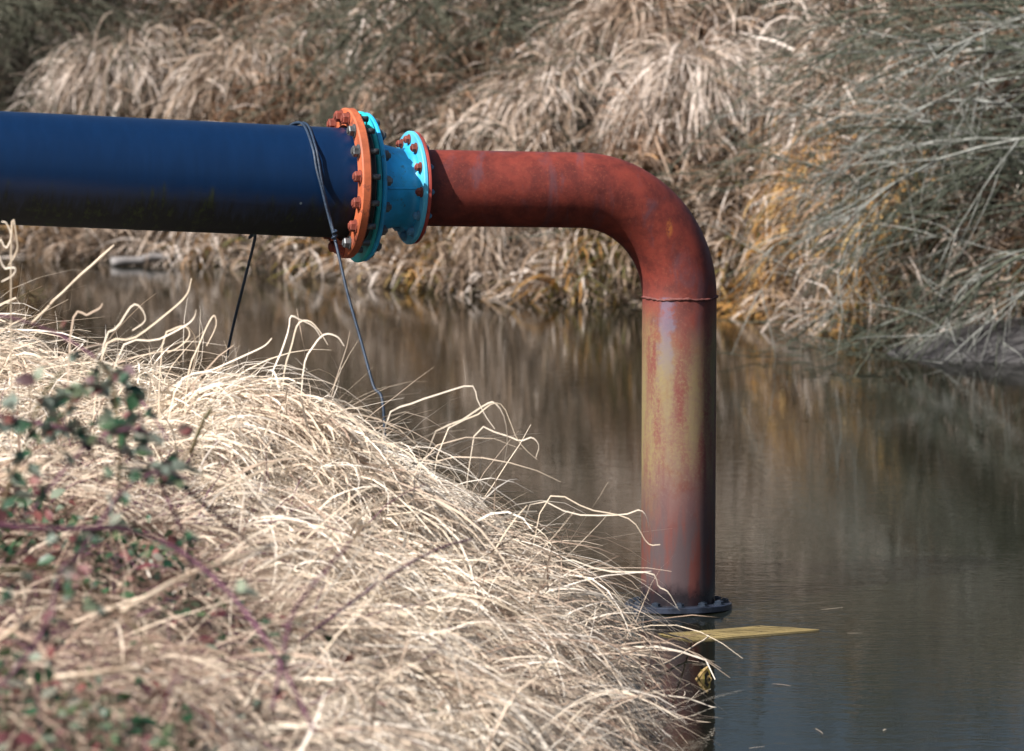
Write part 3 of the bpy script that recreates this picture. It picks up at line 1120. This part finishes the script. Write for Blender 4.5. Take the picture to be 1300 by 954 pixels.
# ------------------------------------------------------------------ bare shrubs
def branch_paths(rr, p, d, length, rad, level, out, droop, spread, nsub, floor, wander=0.11):
    """recursive wandering branch"""
    steps = 8 if level == 0 else (6 if level == 1 else 5)
    pts, rads = [p.copy()], [rad]
    dirs = []
    st = length / steps
    d = d.normalized()
    for i in range(steps):
        d = (d + Vector((rr.gauss(0, wander), rr.gauss(0, wander), rr.gauss(0, wander) - droop * (i + 1) / steps * 0.22))).normalized()
        p = p + d * st
        if p.z < floor:
            p.z = floor
            d.z = abs(d.z) * 0.3 + 0.12
        pts.append(p.copy())
        dirs.append(d.copy())
        rads.append(rad * (1 - 0.70 * (i + 1) / steps))
    out.append((pts, rads))
    if level >= len(nsub):
        return
    for k in range(nsub[level]):
        i = rr.randint(1, steps - 1)
        dd = dirs[i] + Vector((rr.gauss(0, spread), rr.gauss(0, spread), rr.gauss(0.05, spread)))
        branch_paths(rr, pts[i], dd, length * rr.uniform(0.35, 0.65), max(rads[i] * 0.66, 0.0038), level + 1, out, droop * 0.7, spread, nsub, floor, wander)


def shrub(base, label, mains, m, seed, length, rad, nsub, spread=0.42, group='bare shrubs on the far bank', flag='branch', wander=0.11, m2=None):
    rr = random.Random(seed)
    th = thing('bare_shrub', base, label, 'shrub', group)
    B = Vector(base)
    # stool: short stout trunk stubs
    V, F = tube([([Vector((rr.uniform(-.08, .08), rr.uniform(-.06, .06), -0.2)), Vector((rr.uniform(-.12, .12), rr.uniform(-.08, .08), 0.15)),
                   Vector((rr.uniform(-.2, .2), rr.uniform(-.12, .12), 0.45))], [rad * 2.2, rad * 1.9, rad * 1.3]) for _ in range(4)], 7)
    link('trunk', pymesh('trunk', V, F), m, th)
    for (o, d, dr) in mains:
        out = []
        branch_paths(rr, Vector(o) - B, Vector(d), length * rr.uniform(0.7, 1.2), rad * rr.uniform(0.6, 1.1), 0, out, dr, spread, nsub, 0.02 - B.z, wander)
        V, F = tube(out, 3, False)
        link(flag, pymesh(flag, V, F), m2 if (m2 and rr.random() < 0.30) else m, th)
    return th


# right: big grey-green shrub that leans out over the water from beyond the right edge
rb = at(1420, 330, 25.6)
rb.z = float(far_h(np.array([rb.x]), np.array([rb.y]))[0])
rr = random.Random(5)
mains = []
for k in range(54):
    o = Vector((rb.x + rr.uniform(-0.45, 0.45), rr.uniform(23.0, 25.0), rr.uniform(0.45, 2.1)))
    d = Vector((-1.0, rr.uniform(-0.35, 0.15), rr.uniform(-0.35, 0.55) - 0.05 * o.z))
    mains.append((o, d, rr.uniform(0.3, 1.3)))
shrub(rb, 'grey green bare shrub sweeping down over the water at the right edge', mains, M['twig_grey'], 3, 1.95, 0.014, [7, 3], 0.36, wander=0.10, m2=M['twig_pale'])
# right, higher up
ub = at(1250, 60, 28.2)
ub.z = float(far_h(np.array([ub.x]), np.array([ub.y]))[0])
mains = []
for k in range(16):
    o = Vector((ub.x + rr.uniform(-0.3, 0.3), ub.y + rr.uniform(-0.3, 0.2), ub.z + rr.uniform(0, 0.25)))
    mains.append((o, Vector((rr.uniform(-1.1, 0.7), rr.uniform(-1.0, 0.2), rr.uniform(-0.1, 1.1))), rr.uniform(0.2, 0.9)))
shrub(ub, 'tangled bare shrub in the top right corner', mains, M['twig_grey'], 9, 1.5, 0.016, [6, 3], 0.40, wander=0.09, m2=M['twig_pale'])
# middle, dark tangle above the blue fittings
mb = at(570, 95, 30.2)
mb.z = float(far_h(np.array([mb.x]), np.array([mb.y]))[0])
mains = []
for k in range(24):
    o = Vector((mb.x + rr.uniform(-0.5, 0.5), mb.y + rr.uniform(-1.1, -0.2), mb.z + rr.uniform(0.1, 0.9)))
    mains.append((o, Vector((rr.uniform(-1.2, 1.2), rr.uniform(-0.9, 0.0), rr.uniform(-0.3, 0.6))), rr.uniform(0.2, 0.9)))
shrub(mb, 'dark tangle of bare branches above the blue flange', mains, M['twig_dark'], 14, 1.15, 0.013, [7, 4], 0.5)
# left, dark green tangle
lb = at(20, 110, 33.3)
lb.z = float(far_h(np.array([lb.x]), np.array([lb.y]))[0])
mains = []
for k in range(60):
    o = Vector((lb.x + rr.uniform(-0.5, 0.5), lb.y + rr.uniform(-1.3, -0.2), lb.z + rr.uniform(0.1, 0.9)))
    mains.append((o, Vector((rr.uniform(-1.0, 1.1), rr.uniform(-0.9, 0.0), rr.uniform(-0.3, 0.8))), rr.uniform(0.2, 0.9)))
shrub(lb, 'dark bare shrub in the top left corner', mains, M['twig_dark'], 21, 1.2, 0.014, [8, 4], 0.5)
# three more along the bank top: only their lower limbs and their reflections are seen
for X, Yo, hh, lab in ((-1.9, 5.2, 2.2, 'bare shrub on the bank top behind the orange flange'),
                       (0.6, 5.0, 2.0, 'bare shrub on the bank top behind the rusty horizontal pipe'),
                       (2.3, 5.6, 2.3, 'bare shrub on the bank top behind the rusty riser')):
    b_ = Vector((X, float(np.interp(X, FW_X, FW_Y)) + Yo, 0))
    b_.z = float(far_h(np.array([b_.x]), np.array([b_.y]))[0])
    mains = []
    for k in range(12):
        o = Vector((b_.x + rr.uniform(-0.3, 0.3), b_.y + rr.uniform(-0.3, 0.3), b_.z))
        mains.append((o, Vector((rr.uniform(-0.8, 0.8), rr.uniform(-0.8, 0.3), rr.uniform(0.5, 1.5))), 0.15))
    shrub(b_, lab, mains, M['twig_dark'], int(X * 10) + 50, hh, 0.024, [6, 4], 0.4)


# ------------------------------------------------------------------ dead canes tangled through the far grass
n = 3800
x = RNG.uniform(FARLIM[0], FARLIM[1], n)
sx = RNG.uniform(0.25, 4.2, n)
y = np.interp(x, FW_X, FW_Y) + sx
dens = fbm(x, sx * 1.2, 1.5, 3, 71)
k = dens + RNG.normal(0, 0.35, n) > -0.05
x, y = x[k], y[k]
n = len(x)
a = RNG.uniform(-math.pi, math.pi, n)
el = RNG.uniform(0.2, 1.2, n)
d0 = np.stack([np.cos(a) * np.cos(el), np.sin(a) * np.cos(el) * 0.6 - 0.35, np.sin(el)], 1)
root = np.stack([x, y, far_h(x, y) + RNG.uniform(0.0, 0.3, n)], 1)
P = grow(root, d0, RNG.uniform(0.4, 1.3, n), 8, 1.6, np.full(n, 0.7), far_h, np.full(n, 0.1), kink=0.3)
for nm, mm, sel in (('dead_canes', 'twig_dark', np.arange(n) % 3 != 0), ('pale_dead_canes', 'twig_grey', np.arange(n) % 3 == 0)):
    V, F = tube([(p, np.linspace(r_, r_ * 0.35, 9)) for p, r_ in zip(P[sel], RNG.uniform(0.0035, 0.009, n)[sel])], 3, False)
    link(nm, pymesh(nm, V, F), M[mm], None, 'stuff')

# ------------------------------------------------------------------ sticks and drift along the far waterline
def stick(name, pts, r0, r1, m, label, cat='stick', group=None, n=14, sides=8, jitter=0.0, seed=0):
    rr = random.Random(seed)
    P = smooth_path(pts, n)
    base = P[0].copy()
    P = [p - base + Vector((rr.gauss(0, jitter), rr.gauss(0, jitter), rr.gauss(0, jitter))) for p in P]
    rad = [(r0 + (r1 - r0) * i / (n - 1)) * (1 + (rr.uniform(-.15, .15) if jitter else 0)) for i in range(n)]
    V, F = tube([(P, rad)], sides)
    o = link(name, pymesh(name, V, F), m)
    o.location = base
    return tag(o, label, cat, group)


def wp(px, py, z):
    p = on_water(px, py)
    p.z = z
    return p


stick('driftwood_log', [wp(140, 338, .03), wp(190, 337, .05), wp(245, 335, .06), wp(300, 332, .08)], .035, .022, M['wood'],
      'grey driftwood log lying at the far waterline under the blue pipe', 'log', None, 16, 8, .006, 1)
stick('fallen_branch', [wp(560, 366, .05), wp(610, 352, .10), wp(655, 349, .16), wp(700, 352, .1)], .016, .008, M['wood'],
      'pale fallen branch at the far waterline under the rusty horizontal pipe', 'branch', None, 14, 6, .008, 2)
stick('fallen_branch', [wp(1000, 440, .02), wp(1060, 415, .14), wp(1130, 400, .25), wp(1230, 385, .4)], .006, .016, M['twig_grey'],
      'long grey branch dipping to the water left of the mud shelf', 'branch', None, 14, 6, .008, 3)
stick('fallen_branch', [wp(1085, 478, .0), wp(1120, 452, .12), wp(1180, 432, .22), wp(1300, 400, .45)], .006, .016, M['twig_dark'],
      'dark branch dipping to the water in front of the mud shelf', 'branch', None, 14, 6, .01, 4)

# ------------------------------------------------------------------ brambles on the near bank
def leaf_mesh():
    V, F = [], []
    n = 7
    for i in range(n):
        u = i / (n - 1)
        w_ = 0.36 * math.sin(math.pi * min(1, u ** 0.75)) ** 0.8 * (1 if 0 < i < n - 1 else 0.02)
        tooth = 1 + (0.10 if i % 2 else -0.06)
        zc = -0.22 * u * u
        for s_ in (-1, 0, 1):
            V.append((u, s_ * w_ * tooth, zc + (0.10 * w_ * 3 * abs(s_)) * 0.6))
    for i in range(n - 1):
        for s_ in range(2):
            a_ = i * 3 + s_
            F.append((a_, a_ + 3, a_ + 4, a_ + 1))
    return pymesh('leaf', V, F)


LEAF = leaf_mesh()
LEAF.materials.append(M['leaf'])


def bramble(label, pix, r0, r1, nleaf, seed, m='cane', size=(0.03, 0.055), lo=0.05, hi=1.0):
    rr = random.Random(seed)
    nleaf = int(nleaf * 2.2)
    size = (size[0] * 0.75, size[1] * 0.78)
    r0, r1 = r0 * 0.75, r1 * 0.75
    P = smooth_path([at(a_, b_, c_ * 0.945) for a_, b_, c_ in pix], 30)
    base = P[0].copy()
    th = thing('bramble_cane', base, label, 'bramble', 'bramble canes on the near bank')
    Q = [p - base for p in P]
    rad = [r0 + (r1 - r0) * i / 29 for i in range(30)]
    paths = [(Q, rad)]
    for i in range(3, 28):                                           # thorns
        for _ in range(2):
            d = Vector((rr.gauss(0, 1), rr.gauss(0, 1), rr.gauss(0, 1))).normalized()
            q = Q[i].lerp(Q[i + 1], rr.random())
            paths.append(([q, q + d * (rad[i] + 0.009)], [0.0024, 0.0004]))
    V, F = tube(paths, 6)
    link('stem', pymesh('stem', V, F), M[m], th)
    k = 0
    while k < nleaf:
        i = int((lo + (hi - lo) * rr.random()) * 28)
        q = Q[i]
        d = Vector((rr.gauss(0, 1), rr.gauss(0, 0.9) - 0.3, rr.gauss(0.15, 0.7))).normalized()
        pet = q + d * rr.uniform(0.02, 0.05)
        for j in range(min(3, nleaf - k)):                           # trifoliate
            sz = rr.uniform(*size)
            o = link('leaf', LEAF, None, th)
            dd = (d + Vector((rr.gauss(0, .8), rr.gauss(0, .8), rr.gauss(-0.1, .5)))).normalized()
            fr_ = axis_matrix(pet, dd) @ Matrix.Rotation(rr.uniform(-1.4, 1.4), 4, 'X') @ Matrix.Diagonal((sz, sz * rr.uniform(.8, 1.15), sz, 1))
            o.matrix_local = fr_
            k += 1
    return th


bramble('purple bramble cane running right from the left edge through the leaf cluster',
        [(-60, 520, 8.6), (20, 533, 8.6), (90, 547, 8.6), (160, 577, 8.7), (215, 605, 8.8), (270, 650, 8.9), (320, 692, 9.0)], .0075, .004, 16, 1, 'cane', (.03, .055), .15, .8)
bramble('long purple bramble cane arching down to the bottom of the straw',
        [(-50, 662, 8.0), (60, 672, 8.05), (150, 672, 8.1), (220, 695, 8.15), (280, 742, 8.1), (325, 795, 8.0), (360, 850, 7.9), (400, 930, 7.7)], .0075, .005, 9, 2, 'cane', (.03, .05), .1, .9)
bramble('leafy green bramble shoot standing left of the straw mound',
        [(150, 640, 8.7), (152, 580, 8.7), (148, 520, 8.75), (140, 480, 8.8), (120, 450, 8.8)], .005, .003, 20, 3, 'cane_green', (.03, .058), .25, 1.0)
bramble('bramble shoot with dark leaves at the left edge',
        [(-20, 700, 8.3), (10, 620, 8.35), (35, 560, 8.4), (50, 510, 8.4), (80, 470, 8.45)], .005, .003, 16, 4, 'cane_green', (.03, .06), .2, 1.0)
bramble('upright leafy bramble tip right of the leaf cluster',
        [(240, 690, 8.8), (215, 640, 8.8), (195, 590, 8.85), (182, 545, 8.9), (170, 500, 8.9)], .005, .003, 14, 5, 'cane', (.03, .05), .3, 1.0)
bramble('thin reddish bramble cane crossing the straw right of centre',
        [(380, 815, 9.2), (440, 770, 9.6), (500, 728, 10.0), (555, 698, 10.4), (600, 684, 10.8)], .005, .003, 0, 6, 'cane')
bramble('short bramble cane rising at the bottom among the straw',
        [(345, 905, 7.9), (362, 820, 8.0), (372, 780, 8.1), (405, 735, 8.3), (445, 690, 8.6)], .0045, .003, 5, 7, 'cane', (.025, .04), .0, .6)
bramble('red bramble stem at the upper left above the pale stalks',
        [(-40, 395, 9.6), (20, 405, 9.6), (80, 428, 9.6), (130, 462, 9.5), (180, 510, 9.4), (215, 560, 9.2)], .0040, .0028, 8, 8, 'cane', (.025, .045), .2, .9)
bramble('bramble runner with small leaves along the lower left edge',
        [(-40, 745, 7.7), (30, 720, 7.75), (95, 735, 7.8), (150, 775, 7.8), (200, 830, 7.7)], .005, .003, 14, 9, 'cane_green', (.022, .045), .1, .95)
bramble('bramble spray with mottled leaves below the leaf cluster',
        [(90, 720, 8.1), (130, 660, 8.2), (160, 620, 8.3), (200, 600, 8.3), (250, 610, 8.3)], .0045, .003, 16, 10, 'cane', (.028, .05), .2, 1.0)


bramble('leafy bramble tangle in the middle of the leaf cluster',
        [(40, 650, 8.3), (80, 600, 8.35), (120, 560, 8.4), (170, 545, 8.45), (215, 560, 8.5)], .0045, .003, 18, 11, 'cane', (.03, .055), .1, 1.0)
bramble('bramble shoot with pale leaf undersides at the top of the leaf cluster',
        [(60, 560, 8.8), (85, 520, 8.8), (110, 490, 8.85), (150, 470, 8.9), (190, 480, 8.9)], .0045, .003, 18, 12, 'cane_green', (.028, .05), .1, 1.0)
bramble('bramble cane climbing along the lower left corner',
        [(-40, 900, 7.5), (20, 850, 7.5), (60, 790, 7.6), (80, 720, 7.7), (130, 690, 7.8)], .005, .003, 12, 13, 'cane', (.028, .05), .1, 1.0)

# low tangle of small bramble leaves and runners over the lower left of the bank
lu = np.array([(0, 0, 0), (.35, .30, .05), (.35, -.30, .05), (.75, .22, .0), (.75, -.22, .0), (1, 0, -.1), (.5, 0, 0)])
lf = [(0, 6, 1), (0, 2, 6), (6, 3, 1), (6, 2, 4), (6, 5, 3), (6, 4, 5)]
x, y = near_points(9000, -2.0, -0.1, 6.9, 10.2, 0.3)
px = 650 + FPX * x / y
k = RNG.random(len(x)) < np.clip((380 - px) / 330, 0.02, 1) * np.clip(0.35 + 0.9 * fbm(x, y, 3.0, 3, 91), 0.03, 1) * 1.5
x, y = x[k], y[k]
V, F, TT = [], [], []
rq = random.Random(77)
for X, Y in zip(x, y):
    d = Vector((rq.gauss(0, 1), rq.gauss(-.4, 1), rq.gauss(0, .6)))
    fr_ = axis_matrix(Vector((X, Y, float(near_h(np.array([X]), np.array([Y]))[0]) + rq.uniform(.10, .30))), d) @ Matrix.Rotation(rq.uniform(-1.2, 1.2), 4, 'X')
    sz = rq.uniform(.018, .048)
    b0 = len(V)
    V += [fr_ @ Vector(tuple(v * sz)) for v in lu]
    F += [tuple(b0 + q for q in f_) for f_ in lf]
    TT += [rq.random()] * 7
me = pymesh('bramble_undergrowth', V, F)
me.attributes.new('tint', 'FLOAT', 'POINT').data.foreach_set('value', TT)
link('bramble_undergrowth', me, M['under_leaf'], None, 'stuff')

# ------------------------------------------------------------------ single stalks and blades that stand clear of the mat
def blade(label, pix, w_, tint, name='dry_grass_blade', group='curled dry grass blades along the bank edge', cat='reed', n=18):  # single grass blades, kept as separate objects under the reed category
    pts = [at(*p) for p in pix]
    g = float(near_h(np.array([pts[0].x]), np.array([pts[0].y]))[0])
    gap = pts[0].z - g
    if gap > 0.01:                                     # carry the foot of the blade down to the soil
        sl = Vector((pts[0].x - pts[1].x, 0, 0)) * 0.5
        foot = pts[0] + sl
        foot.z = float(near_h(np.array([foot.x]), np.array([foot.y]))[0]) - 0.01
        pts = [foot] + pts
    P = smooth_path(pts, n)
    base = P[0].copy()
    A = np.array([[tuple(p - base) for p in P]])
    V, F = ribbons(A, np.array([w_ * 0.55]), RNG, 0.6, np.array([0.0, -2.5, 0.6]))
    V2 = V + np.array([0, 0.0012, 0.0012])                      # a folded blade has a little thickness
    V = np.concatenate([V, V2])
    F = np.concatenate([F, F[:, ::-1] + len(V2)])
    o = link(name, npmesh(name, V, F, np.full(len(V), tint)), M['straw'])
    o.location = base
    return tag(o, label, cat, group)


stick('dry_stalk', [at(40, 412, 11.2), at(85, 366, 11.2), at(145, 312, 11.2)], .0042, .0034, M['stalk'],
      'long straight dry stalk leaning right in front of the far water', 'stalk', None, 10, 6, .001, 11)
stick('dry_stalk', [at(-10, 610, 8.2), at(60, 585, 8.2), at(120, 560, 8.25)], .006, .005, M['stalk'],
      'pale stalk lying across the bramble leaves at the left edge', 'stalk', None, 10, 6, .001, 12)
stick('dry_stalk', [at(153, 778, 7.9), at(230, 735, 8.0), at(345, 692, 8.2)], .006, .004, M['stalk'],
      'pale dry stalk crossing the purple bramble cane', 'stalk', None, 10, 6, .001, 13)
stick('dry_stalk', [at(-10, 820, 7.7), at(30, 790, 7.7), at(60, 770, 7.75)], .006, .004, M['stalk'],
      'short pale stalk low at the left edge', 'stalk', None, 10, 6, .001, 14)
stick('dry_stalk', [at(30, 868, 7.6), at(110, 856, 7.6), at(190, 846, 7.65)], .007, .005, M['stalk'],
      'thick pale stalk lying level near the bottom left', 'stalk', None, 10, 6, .001, 15)
stick('dry_stalk', [at(242, 575, 9.8), at(254, 545, 9.8), at(268, 519, 9.8)], .006, .004, M['cane_green'],
      'short brown broken stem standing in the straw mound', 'stalk', None, 8, 6, .001, 16)

blade('tall looped blade pair at the left edge below the blue pipe', [(-5, 335, 11.0), (8, 316, 11.0), (14, 300, 11.0), (8, 284, 11.0), (2, 282, 11.0)], .008, .85)
blade('curled blade hanging at the left edge under the looped pair', [(14, 304, 11.0), (22, 312, 11.0), (18, 326, 11.0), (10, 338, 11.0)], .008, .75)
blade('flat folded blade jutting in at the left edge above the seed head', [(-6, 352, 11.0), (6, 342, 11.0), (19, 341, 11.0), (16, 350, 11.0), (2, 358, 11.0)], .009, .9)
blade('blade curving up to a thin tip right of the long stalk', [(130, 448, 11.6), (170, 430, 11.6), (210, 400, 11.6), (236, 376, 11.6), (243, 354, 11.6)], .009, .75)
blade('hooked blade with a drooping tip left of the tall curved blade', [(130, 446, 11.5), (150, 415, 11.5), (168, 388, 11.5), (180, 393, 11.5), (184, 408, 11.5), (168, 420, 11.5)], .009, .85)
blade('blade rising to a small hook in front of the back rope strand', [(150, 450, 11.6), (200, 432, 11.6), (235, 414, 11.6), (246, 404, 11.6), (249, 394, 11.6)], .008, .85)
blade('short blade with a bent orange tip near the long stalk', [(90, 420, 11.3), (112, 400, 11.3), (126, 392, 11.3), (130, 386, 11.3)], .010, .5)
blade('narrow looped blade just left of the back rope strand', [(238, 480, 12.0), (252, 440, 12.0), (264, 412, 12.0), (272, 401, 12.0), (274, 415, 12.0), (262, 440, 12.0)], .008, .65)
blade('blade loop with a curled end above the straw hollow', [(205, 445, 11.8), (222, 418, 11.8), (237, 416, 11.8), (240, 428, 11.8), (226, 442, 11.8), (212, 448, 11.8)], .008, .7)
blade('long pale blade bowed from the straw to the mound top', [(225, 490, 12.0), (270, 470, 12.0), (310, 452, 12.0), (335, 440, 12.0), (345, 430, 12.0)], .009, .85)
blade('tall pale blade at the crest of the straw mound', [(345, 480, 12.3), (356, 450, 12.3), (366, 420, 12.3), (369, 402, 12.3), (380, 406, 12.3), (398, 415, 12.3), (408, 430, 12.3)], .010, .95)
blade('blade arching right over the crest of the straw mound', [(360, 478, 12.3), (370, 440, 12.3), (378, 412, 12.3), (392, 408, 12.3), (405, 420, 12.3), (416, 438, 12.3)], .009, .8)
blade('blade bending down at the right shoulder of the mound', [(385, 470, 12.3), (398, 440, 12.3), (412, 425, 12.3), (428, 428, 12.3), (437, 440, 12.3)], .009, .9)
blade('long kinked reed blade standing out over the water', [(490, 535, 12.5), (520, 514, 12.5), (560, 500, 12.5), (598, 490, 12.5), (606, 508, 12.5), (616, 528, 12.5), (628, 545, 12.5)], .008, .9)
blade('reed blade folded at its tip beside the long kinked blade', [(545, 562, 12.5), (585, 535, 12.5), (615, 515, 12.5), (628, 512, 12.5), (640, 530, 12.5), (644, 560, 12.5), (640, 588, 12.5)], .009, .85)
blade('reed blade zigzagging down to the lower right over the water', [(560, 560, 12.5), (605, 528, 12.5), (625, 513, 12.5), (640, 518, 12.5), (655, 555, 12.5), (668, 572, 12.5), (682, 584, 12.5)], .007, .8)
blade('thin reed tip curling up over the water', [(600, 560, 12.5), (635, 552, 12.5), (660, 560, 12.5), (675, 556, 12.5), (684, 566, 12.5), (680, 582, 12.5)], .007, .85)
blade('grass blade reaching level towards the riser', [(670, 645, 12.6), (730, 654, 12.6), (790, 654, 12.6), (812, 648, 12.6), (822, 660, 12.6), (826, 685, 12.6)], .006, .85)
blade('grass blade reaching across the foot of the riser', [(700, 716, 12.5), (770, 726, 12.5), (826, 728, 12.5), (836, 745, 12.5), (848, 752, 12.5), (860, 772, 12.5)], .007, .85)
blade('fine blade drooping in front of the left side of the riser', [(690, 640, 12.6), (750, 648, 12.6), (800, 660, 12.6), (822, 690, 12.6), (838, 692, 12.6)], .005, .75)

# umbel seed head
uh = thing('seed_head', at(0, 395, 10.6), 'dry branched seed head at the left edge above the straw', 'seed head')
rr = random.Random(3)
stem = [at(-30, 415, 10.6), at(0, 394, 10.6), at(22, 380, 10.6), at(40, 372, 10.6)]
base = uh.location
paths = [([p - base for p in smooth_path(stem, 10)], [.002] * 10)]
V, F = tube(paths, 5)
link('stem', pymesh('stem', V, F), M['cane_green'], uh)
paths, seeds = [], []
for k in range(26):
    o = at(rr.uniform(24, 42), rr.uniform(370, 378), 10.6) - base
    e = at(rr.uniform(26, 64), rr.uniform(362, 390), 10.6 + rr.uniform(-.03, .03)) - base
    paths.append(([o, o.lerp(e, .6) + Vector((0, 0, .004)), e], [.0009] * 3))
    seeds.append(([e - Vector((0.002, 0, 0)), e, e + Vector((.003, 0, .001))], [.0012, .0030, .0008]))
V, F = tube(paths, 4)
link('rays', pymesh('rays', V, F), M['cane_green'], uh)
V, F = tube(seeds, 5)
link('seeds', pymesh('seeds', V, F), M['cane_green'], uh)

# bits afloat at the foot of the riser
stick('floating_reed', [wp(828, 853, .02), wp(845, 848, .015), wp(872, 834, .02), wp(900, 826, .05)], .0042, .003, M['stalk'],
      'pale bent reed floating below the foot flange', 'reed', None, 12, 6, .001, 21)
stick('floating_reed', [at(770, 783, 12.6), at(800, 792, 12.7), at(840, 803, 12.85), wp(878, 815, .004)], .0040, .003, M['stalk'],
      'thin straight stem slanting from the bank into the water at the foot flange', 'reed', None, 10, 6, .001, 22)
gp = thing('water_plant', wp(890, 868, 0.0), 'small yellow green plant tuft at the water by the bank tip', 'plant')
for k, (x0, y0, x1, y1, x2, y2) in enumerate(((880, 868, 892, 852, 899, 846), (884, 868, 898, 850, 902, 860), (888, 868, 894, 855, 903, 848),
                                              (892, 870, 893, 858, 890, 850), (896, 870, 900, 858, 905, 866))):
    P = smooth_path([at(x0, y0, 12.9), at(x1, y1, 12.9), at(x2, y2, 12.9)], 8)
    A = np.array([[tuple(p - gp.location) for p in P]])
    V, F = ribbons(A, np.array([.009]), RNG, .6, np.array([0, -2.5, .5]))
    link('leaf', npmesh('leaf', V, F, np.full(len(V), .25 if k % 2 else .95)), M['ochre'], gp)

# scraps of straw and scum drifting near the bank and the riser
x = RNG.uniform(0.1, 1.2, 150)
y = RNG.uniform(11.6, 15.5, 150)
k = (x > np.interp(y, NE_Y, NE_X) + 0.02) & (np.hypot(x - RISER_X, y - RISER_Y) > 0.22) & (RNG.random(150) < 0.7 * np.exp(-(x - 0.2) * 3.0))
x, y = x[k], y[k]
n = len(x)
a = RNG.uniform(-3.1, 3.1, n)
d0 = np.stack([np.cos(a), np.sin(a), np.zeros(n)], 1)
P = grow(np.stack([x, y, np.full(n, 0.0035)], 1), d0, RNG.uniform(0.02, 0.11, n), 4, 0.0, np.full(n, 0.4))
P[:, :, 2] = 0.0035
V, F = ribbons(P, RNG.uniform(0.002, 0.006, n), RNG, 0.5, np.array([0, 0, 60.0]))
link('floating_straw', npmesh('floating_straw', V, F, np.repeat(RNG.uniform(0.3, 0.9, n), 10)), M['straw'], None, 'stuff')
